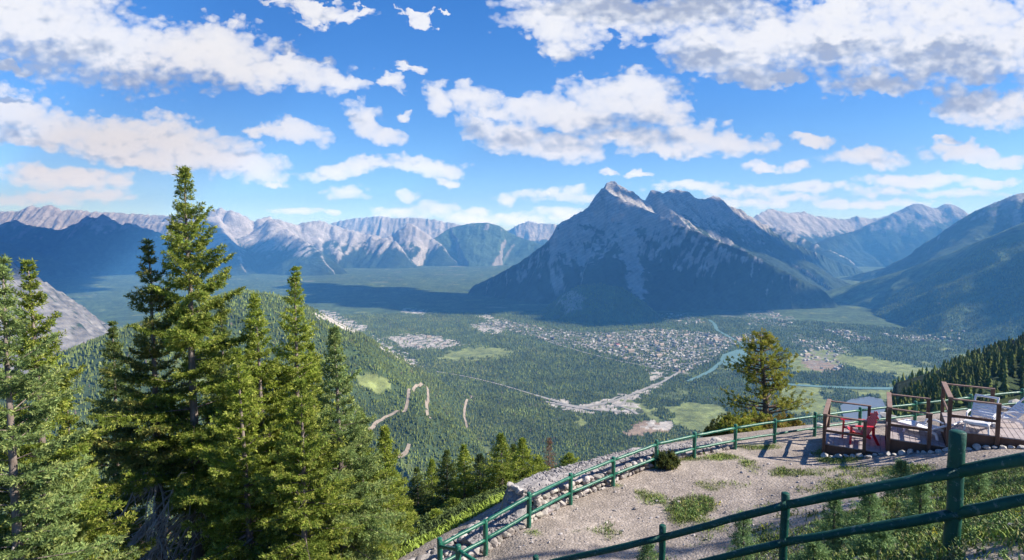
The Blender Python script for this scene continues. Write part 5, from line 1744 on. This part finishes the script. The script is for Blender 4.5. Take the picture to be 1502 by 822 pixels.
def SHADE():
    shade_cloud([[(440, 416), (520, 402), (600, 403), (740, 404), (790, 440), (760, 452), (690, 458), (620, 454), (540, 448), (470, 440)]], 5200, 'broad white cloud out of view, added to shade the valley', 330, 1)
    shade_cloud([[(745, 400), (790, 365), (815, 345), (840, 326), (868, 300), (884, 291), (930, 318), (1000, 352), (1050, 372), (1110, 402), (1135, 407), (1165, 416), (1142, 424), (1175, 434), (1128, 452), (1040, 462), (960, 464), (880, 478), (820, 470), (800, 455), (755, 448)]], 5200, 'broad white cloud out of view, added to shade the slab mountain', 150, 2)
    shade_cloud([[(902, 274), (930, 289), (960, 288), (990, 284), (1050, 296), (1110, 332), (1160, 364), (1200, 384), (1160, 386), (1090, 362), (1020, 330), (960, 306)]], 6500, 'white cloud out of view, added to shade the back ridge of the slab mountain', 130, 6)
    shade_cloud([[(1170, 446), (1250, 425), (1330, 402), (1400, 376), (1450, 357), (1502, 335), (1502, 350), (1450, 371), (1420, 384), (1340, 410), (1260, 433), (1190, 449)]], 5200, 'long white cloud out of view, added to shade the forested slope', 100, 3)
    shade_cloud([[(1440, 400), (1475, 388), (1502, 392), (1502, 450), (1470, 452), (1450, 430)]], 5200, 'small white cloud out of view, added to shade the forested slope', 130, 4)
    shade_cloud([[(-60, 345), (0, 336), (22, 328), (60, 338), (110, 334), (130, 323), (152, 320), (190, 332), (240, 348), (320, 370), (300, 386), (150, 387), (-60, 390)]], 8500, 'wide white cloud out of view, added to shade the notched mountain', 520, 5)
    shade_cloud([[(240, 352), (330, 352), (370, 366), (400, 386), (330, 392), (250, 386)]], 9500, 'white cloud out of view, added to shade the far ridges', 420, 8)
# ================================================================= SKY, AIR, LIGHT, CAMERA
def gv(px, py):
    r = ray(px, py)
    return r[0] / r[1], r[2] / r[1]


CLOUDS = [  # centre px, py, half width, half height, tilt deg (down to the right)
    (40, 25, 170, 62, 0), (150, 70, 175, 62, 8), (300, 78, 165, 48, 12), (410, 102, 120, 34, 10), (500, 122, 60, 17, 12), (572, 120, 24, 13, 0), (10, 92, 60, 12, 0),
    (15, 165, 90, 42, 8), (75, 190, 70, 30, 10), (170, 205, 105, 38, 5), (270, 215, 140, 36, 12), (350, 240, 100, 26, 10), (215, 232, 110, 20, 6), (30, 200, 70, 12, 4),
    (425, 196, 68, 20, 8), (370, 190, 26, 12, 0), (105, 262, 105, 20, 4), (55, 255, 40, 16, 0), (60, 290, 120, 12, 0), (150, 288, 60, 8, 0),
    (532, 178, 34, 26, 35), (562, 196, 36, 16, 20), (598, 172, 10, 8, 0), (490, 254, 36, 15, 0), (535, 246, 50, 13, 0), (625, 243, 75, 14, 3), (655, 263, 20, 9, 5), (512, 283, 38, 11, 0), (594, 286, 17, 9, 0), (405, 268, 18, 5, 0),
    (640, 308, 40, 16, 0), (690, 322, 60, 12, 0), (760, 318, 60, 12, 0), (700, 312, 34, 10, 0), (485, 313, 16, 6, 0), (580, 312, 40, 10, 0), (820, 316, 40, 12, 0),
    (482, 18, 66, 17, 8), (530, 22, 20, 10, 20), (445, 2, 60, 10, 0), (605, 25, 26, 6, 0), (605, 98, 28, 9, 10), (655, 22, 8, 5, 0), 
    (645, 148, 28, 28, 10), (695, 148, 42, 28, 0), (725, 170, 40, 16, 30), (705, 190, 36, 18, 20), (770, 168, 55, 22, 0), (840, 165, 90, 34, 0), (920, 138, 100, 38, 0), (965, 160, 62, 32, 8), (760, 205, 62, 22, 0), (830, 213, 70, 27, 0), (930, 202, 80, 18, 5),
    (1020, 203, 75, 25, 0), (1075, 212, 66, 20, 5), (985, 222, 70, 12, 0), 
    (800, 30, 60, 38, 25), (880, 18, 150, 40, 0), (1000, 20, 150, 34, 0), (820, 60, 24, 16, 30), (1040, 75, 80, 34, 15), (1120, 62, 120, 52, 0), (1230, 60, 170, 56, 5), (1370, 62, 160, 52, 0), (1470, 60, 120, 52, 0), (1100, 112, 50, 20, 0), (1145, 116, 50, 16, 0), (1290, 122, 90, 20, 0), (1400, 95, 120, 26, 0), (1240, 10, 90, 30, 0), (1400, 10, 150, 40, 0),
    (1420, 150, 60, 30, 0), (1475, 160, 80, 30, 0), (1190, 211, 38, 10, 0), (1117, 247, 30, 7, 0), (1170, 242, 24, 12, 0), (1275, 232, 66, 17, 2), (1420, 228, 75, 15, 4), (1390, 210, 30, 8, 0), (1470, 236, 50, 10, 0),
    (1090, 278, 140, 9, 0), (1010, 274, 70, 10, 0), (1190, 275, 60, 10, 0), (1340, 264, 90, 11, 0), (1310, 282, 70, 9, 0), (1450, 270, 50, 9, 0), (810, 288, 62, 10, 0), (742, 291, 22, 7, 0), (892, 253, 22, 7, 0), (937, 257, 22, 7, 0), (1130, 295, 110, 10, 0), (1400, 285, 90, 7, 0), (860, 292, 30, 8, 0), (1270, 300, 120, 8, 0), (440, 312, 40, 6, 0),
    (1650, 120, 160, 60, 0), (-150, 120, 160, 60, 0), (1640, 240, 90, 22, 0), (-120, 240, 100, 30, 0), (300, -90, 200, 50, 0), (1000, -80, 260, 60, 0)]


def cloud_group(blobs):
    g = bpy.data.node_groups.new('cloud_field', 'ShaderNodeTree')
    g.interface.new_socket('P', in_out='INPUT', socket_type='NodeSocketVector')
    g.interface.new_socket('S', in_out='OUTPUT', socket_type='NodeSocketFloat')
    I = g.nodes.new('NodeGroupInput'); O = g.nodes.new('NodeGroupOutput')
    acc = None; vec = I.outputs[0]
    for px, py, rx, ry, t in blobs:
        cx, cz = gv(px, py)
        mp = g.nodes.new('ShaderNodeMapping'); mp.vector_type = 'TEXTURE'
        mp.inputs['Location'].default_value = (cx, cz, 0); mp.inputs['Rotation'].default_value = (0, 0, -math.radians(t)); mp.inputs['Scale'].default_value = (rx / F, ry / F, 1)
        if acc is not None:                 # evaluate the blobs one after another (keeps the shader's stack small)
            sq = g.nodes.new('ShaderNodeVectorMath'); sq.operation = 'MULTIPLY_ADD'; sq.inputs[1].default_value = (1e-9,) * 3
            g.links.new(acc, sq.inputs[0]); g.links.new(vec, sq.inputs[2]); vec = sq.outputs[0]
        g.links.new(vec, mp.inputs['Vector'])
        ln = g.nodes.new('ShaderNodeVectorMath'); ln.operation = 'LENGTH'; g.links.new(mp.outputs[0], ln.inputs[0])
        v = math_(g, 'SUBTRACT', 1.0, ln.outputs['Value'])
        k = .8 + .2 * min(1, ry / 20)
        if py > 272: v = math_(g, 'MULTIPLY', v, .62)
        acc = v if acc is None else math_(g, 'SMOOTH_MAX', acc, v, .18)
    g.links.new(acc, O.inputs[0])
    return g


def build_world():
    w = bpy.data.worlds.new('World'); SC.world = w; w.use_nodes = True
    nt = w.node_tree; nt.nodes.clear()
    N = nt.nodes.new; out = N('ShaderNodeOutputWorld')
    SKY_LOW = (.92, 1.12, 1.5)
    sky = N('ShaderNodeTexSky'); sky.sky_type = 'NISHITA'; sky.sun_disc = False
    sky.sun_elevation = math.asin(SUN[2]); sky.sun_rotation = math.atan2(SUN[0], SUN[1]); sky.altitude = 2100; sky.air_density = 1.0; sky.dust_density = .15; sky.ozone_density = 2.2
    hs = N('ShaderNodeHueSaturation'); hs.inputs['Hue'].default_value = SKY_HUE; hs.inputs['Saturation'].default_value = SKY_SAT; hs.inputs['Value'].default_value = 1.0; nt.links.new(sky.outputs[0], hs.inputs['Color'])
    tc = N('ShaderNodeTexCoord'); sx = N('ShaderNodeSeparateXYZ'); nt.links.new(tc.outputs['Generated'], sx.inputs[0])
    yy = math_(nt, 'MAXIMUM', sx.outputs[1], .04)
    gx = math_(nt, 'DIVIDE', sx.outputs[0], yy); gz = math_(nt, 'DIVIDE', sx.outputs[2], yy)
    P = N('ShaderNodeCombineXYZ'); nt.links.new(gx, P.inputs[0]); nt.links.new(gz, P.inputs[1])
    # clouds shrink towards the horizon: so does their lumpiness
    el = math_(nt, 'ADD', math_(nt, 'MULTIPLY', math_(nt, 'MAXIMUM', gz, 0), 2.4), .16)
    def warp(vec, scale, amp, seed, detail=5):
        o = N('ShaderNodeVectorMath'); o.operation = 'ADD'; o.inputs[1].default_value = (seed, seed * .7, 0); nt.links.new(vec, o.inputs[0])
        sc = N('ShaderNodeVectorMath'); sc.operation = 'MULTIPLY'; sc.inputs[1].default_value = (1, 1.5, 1); nt.links.new(o.outputs[0], sc.inputs[0])
        n = noise_node(nt, scale, detail, .55, sc.outputs[0], '2D')
        s = N('ShaderNodeVectorMath'); s.operation = 'SUBTRACT'; s.inputs[1].default_value = (.5, .5, .5); nt.links.new(n.outputs['Color'], s.inputs[0])
        m = N('ShaderNodeVectorMath'); m.operation = 'SCALE'; nt.links.new(s.outputs[0], m.inputs[0]); nt.links.new(math_(nt, 'MULTIPLY', el, amp), m.inputs['Scale'])
        a = N('ShaderNodeVectorMath'); a.operation = 'ADD'; nt.links.new(vec, a.inputs[0]); nt.links.new(m.outputs[0], a.inputs[1])
        f = N('ShaderNodeVectorMath'); f.operation = 'MULTIPLY'; f.inputs[1].default_value = (1, 1, 0); nt.links.new(a.outputs[0], f.inputs[0])
        return f.outputs[0]
    def shift(vec, dx, dz):
        s = N('ShaderNodeCombineXYZ'); nt.links.new(math_(nt, 'MULTIPLY', el, dx), s.inputs[0]); nt.links.new(math_(nt, 'MULTIPLY', el, dz), s.inputs[1])
        a = N('ShaderNodeVectorMath'); a.operation = 'ADD'; nt.links.new(vec, a.inputs[0]); nt.links.new(s.outputs[0], a.inputs[1]); return a.outputs[0]
    def fb(vec, scale):
        sc = N('ShaderNodeVectorMath'); sc.operation = 'MULTIPLY'; sc.inputs[1].default_value = (1, 1.6, 1); nt.links.new(vec, sc.inputs[0])
        a = noise_node(nt, scale, 6, .55, sc.outputs[0], '2D')
        v = N('ShaderNodeTexVoronoi'); v.voronoi_dimensions = '2D'; v.feature = 'F1'; v.inputs['Scale'].default_value = scale * 1.5
        v.inputs['Detail'].default_value = 1.5; v.inputs['Roughness'].default_value = .5; nt.links.new(sc.outputs[0], v.inputs['Vector'])
        return math_(nt, 'ADD', math_(nt, 'MULTIPLY', math_(nt, 'SUBTRACT', a.outputs['Fac'], .5), .62), math_(nt, 'MULTIPLY', math_(nt, 'SUBTRACT', .42, v.outputs['Distance']), .5))
    def sstep(v, a, b):
        r = N('ShaderNodeMapRange'); r.interpolation_type = 'SMOOTHSTEP'; nt.links.new(v, r.inputs['Value']); r.inputs['From Min'].default_value = a; r.inputs['From Max'].default_value = b; return r.outputs['Result']
    def section(blobs):
        """the sky with the clouds of one part of it"""
        Pw = warp(warp(P.outputs[0], 9, .10, 3.1), 34, .042, 8.7, 4)
        grp = cloud_group(blobs)
        def field(vec):
            q = N('ShaderNodeGroup'); q.node_tree = grp; nt.links.new(vec, q.inputs[0]); return q.outputs[0]
        S1 = field(Pw)
        n1 = fb(P.outputs[0], 24)
        D1 = math_(nt, 'ADD', math_(nt, 'ADD', S1, .10), math_(nt, 'MULTIPLY', n1, .74))
        P2 = shift(Pw, .012, .085); n2 = fb(shift(P.outputs[0], .012, .085), 16)
        D2 = math_(nt, 'ADD', field(P2), math_(nt, 'MULTIPLY', n2, .3))
        dens = math_(nt, 'MAXIMUM', math_(nt, 'SUBTRACT', D1, -.02), 0)
        alpha = math_(nt, 'SUBTRACT', 1.0, math_(nt, 'EXPONENT', math_(nt, 'MULTIPLY', math_(nt, 'POWER', dens, 1.25), -5.2)))
        nb = fb(shift(P.outputs[0], .02, .03), 24)
        relief = math_(nt, 'SUBTRACT', n1, nb)
        shade = math_(nt, 'MULTIPLY', sstep(D2, -.02, .72), sstep(gz, .07, .22))                     # cloud still overhead in the sun's direction: underside
        fine = math_(nt, 'SUBTRACT', noise_node(nt, 70, 4, .6, P.outputs[0], '2D').outputs['Fac'], .5)
        lum = math_(nt, 'ADD', math_(nt, 'SUBTRACT', 1.0, math_(nt, 'MULTIPLY', shade, .58)), math_(nt, 'ADD', math_(nt, 'MULTIPLY', fine, .15), math_(nt, 'MULTIPLY', relief, .55)), clamp=True)
        ccol = ramp(nt, lum, [(.40, (.42, .455, .56)), (.62, (.66, .69, .76)), (.92, (.98, .98, .99))])
        alpha = math_(nt, 'MULTIPLY', alpha, sstep(sx.outputs[1], .04, .12))
        low = sstep(gz, .17, -.01)
        lowc = mixc(nt, low, (1., 1., 1.), SKY_LOW)
        skyc = mixc(nt, 1.0, hs.outputs[0], lowc, 'MULTIPLY'); ccol = mixc(nt, 1.0, ccol, mixc(nt, low, (1., 1., 1.), (1.75, 1.95, 2.2)), 'MULTIPLY')
        bs = N('ShaderNodeBackground'); nt.links.new(skyc, bs.inputs['Color']); bs.inputs['Strength'].default_value = SKY_STR
        bc = N('ShaderNodeBackground'); nt.links.new(ccol, bc.inputs['Color']); bc.inputs['Strength'].default_value = CLOUD_STR
        mx = N('ShaderNodeMixShader'); nt.links.new(alpha, mx.inputs[0]); nt.links.new(bs.outputs[0], mx.inputs[1]); nt.links.new(bc.outputs[0], mx.inputs[2])
        return mx.outputs[0]
    # plain sky where no cloud stands, and the clouds part by part (each part evaluates only its own clouds)
    bp = N('ShaderNodeBackground'); nt.links.new(hs.outputs[0], bp.inputs['Color']); bp.inputs['Strength'].default_value = SKY_STR
    cuts = [-1.25, 1.25]
    cur = bp.outputs[0]
    for a, b in zip(cuts[:-1], cuts[1:]):
        mine = []
        for c in CLOUDS:
            cx, cz = gv(c[0], c[1]); rr = max(c[2], c[3]) / F
            if cx + rr * 1.9 + .09 > a and cx - rr * 1.9 - .09 < b: mine.append(c)
        sec = section(mine)
        ok = math_(nt, 'MULTIPLY', math_(nt, 'MULTIPLY', math_(nt, 'GREATER_THAN', gx, a), math_(nt, 'LESS_THAN', gx, b)),
                   math_(nt, 'MULTIPLY', math_(nt, 'MULTIPLY', math_(nt, 'GREATER_THAN', gz, -.12), math_(nt, 'LESS_THAN', gz, .75)), math_(nt, 'GREATER_THAN', sx.outputs[1], .3)))
        m = N('ShaderNodeMixShader'); nt.links.new(ok, m.inputs[0]); nt.links.new(cur, m.inputs[1]); nt.links.new(sec, m.inputs[2]); cur = m.outputs[0]
    nt.links.new(cur, out.inputs['Surface'])
    w.cycles.sampling_method = 'MANUAL'; w.cycles.sample_map_resolution = 512


build_world()

# clouds added above and right of the view, outlined to throw the valley's broad shadows
M_CLOUD = surf('cloud_white', (.82, .82, .83), (.88, .88, .88), .002, 1.0, 0, 1, .0)


def shade_cloud(polys, zc, label, spacing=330, seed=1):
    rng = np.random.default_rng(seed); m = MB()
    for poly in polys:
        q = []
        H_ = [hit(px, py, 60, 30000, True, 1200) for px, py in poly]
        med = float(np.median([p[1] for p in H_]))
        for p in H_:
            if p[1] > 1.45 * med + 300: continue          # this line of sight passed over the crest
            q.append((p + SUN * ((zc - p[2]) / SUN[2]))[:2])
        add_cloud(m, np.array(q), zc, spacing, rng)
    o = m.build('cloud', M_CLOUD, None, True)
    return tag(o, label, kind='structure')


def shade_cloud_xyz(P, zc, label, spacing=330, seed=1):
    rng = np.random.default_rng(seed); m = MB()
    q = np.array([(p + SUN * ((zc - p[2]) / SUN[2]))[:2] for p in np.array(P, float)])
    add_cloud(m, q, zc, spacing, rng)
    o = m.build('cloud', M_CLOUD, None, True)
    return tag(o, label, kind='structure')


def add_cloud(m, q, zc, spacing, rng):
    b0, b1 = q.min(0), q.max(0)
    gx, gy = np.meshgrid(np.arange(b0[0], b1[0], spacing), np.arange(b0[1], b1[1], spacing))
    gx = gx + rng.uniform(-.3, .3, gx.shape) * spacing; gy = gy + rng.uniform(-.3, .3, gy.shape) * spacing
    k = in_poly(gx.ravel(), gy.ravel(), [tuple(a) for a in q])
    for x, y in zip(gx.ravel()[k], gy.ravel()[k]):
        r = spacing * rng.uniform(.85, 1.15)
        v = ICO_V * np.array([r, r, r * .55]) * (1 + .18 * fbm(ICO_V[:, 0:1] * 2 + x, ICO_V[:, 1:2] * 2 + y, 2, 3))
        m.add(v + [x, y, zc + rng.uniform(-.2, .2) * spacing], ICO_F)
    # wisps along the edge
    for i in range(len(q)):
        a, b = q[i], q[(i + 1) % len(q)]
        n = max(1, int(np.linalg.norm(b - a) / (spacing * .4)))
        for t in np.arange(n) / n:
            p = a + (b - a) * t + rng.normal(0, .18, 2) * spacing; r = spacing * rng.uniform(.2, .5)
            m.add(ICO_V * np.array([r, r, r * .6]) + [p[0], p[1], zc + rng.uniform(-.2, .2) * spacing], ICO_F)


SHADE()

# the air
def haze():
    m = bpy.data.materials.new('air'); m.use_nodes = True; nt = m.node_tree; nt.nodes.clear()
    out = nt.nodes.new('ShaderNodeOutputMaterial'); v = nt.nodes.new('ShaderNodeVolumePrincipled')
    v.inputs['Color'].default_value = (*HAZE_COL, 1); v.inputs['Absorption Color'].default_value = (.38, .34, 1, 1); v.inputs['Density'].default_value = HAZE_DEN; v.inputs['Anisotropy'].default_value = HAZE_G
    nt.links.new(v.outputs[0], out.inputs['Volume'])
    b = MB(); z0, z1 = FLOOR - 60, 1330
    b.box((0, 0, (z0 + z1) / 2), (2 * 21500, 2 * 21500, z1 - z0))
    o = b.build('haze', m); tag(o, 'thin blue summer haze over the valley', kind='stuff')
    m.volume_intersection_method = 'FAST' if hasattr(m, 'volume_intersection_method') else m.volume_intersection_method


haze()

sd = bpy.data.lights.new('sun', 'SUN'); sd.energy = SUN_E; sd.angle = math.radians(.5); sd.color = (1, .95, .87)
so = bpy.data.objects.new('sun', sd); COL.objects.link(so)
so.rotation_euler = Vector(-SUN).to_track_quat('-Z', 'Y').to_euler()

cam = bpy.data.cameras.new('camera'); cam.sensor_width = 36; cam.lens = 36 * F / 1502; cam.clip_start = .1; cam.clip_end = 200000
co = bpy.data.objects.new('camera', cam); COL.objects.link(co)
co.location = (0, 0, 0); co.rotation_euler = (math.radians(90) - PITCH, 0, 0)
SC.camera = co

SC.view_settings.view_transform = 'Standard'; SC.view_settings.look = 'None'; SC.view_settings.exposure = EXPO; SC.view_settings.gamma = 1
SC.view_settings.use_curve_mapping = False
SC.cycles.use_denoising = True
SC.cycles.denoiser = 'OPENIMAGEDENOISE'
SC.cycles.max_bounces = 5; SC.cycles.diffuse_bounces = 2; SC.cycles.glossy_bounces = 2; SC.cycles.transmission_bounces = 3; SC.cycles.volume_bounces = 0; SC.cycles.transparent_max_bounces = 8
SC.cycles.sample_clamp_indirect = 6
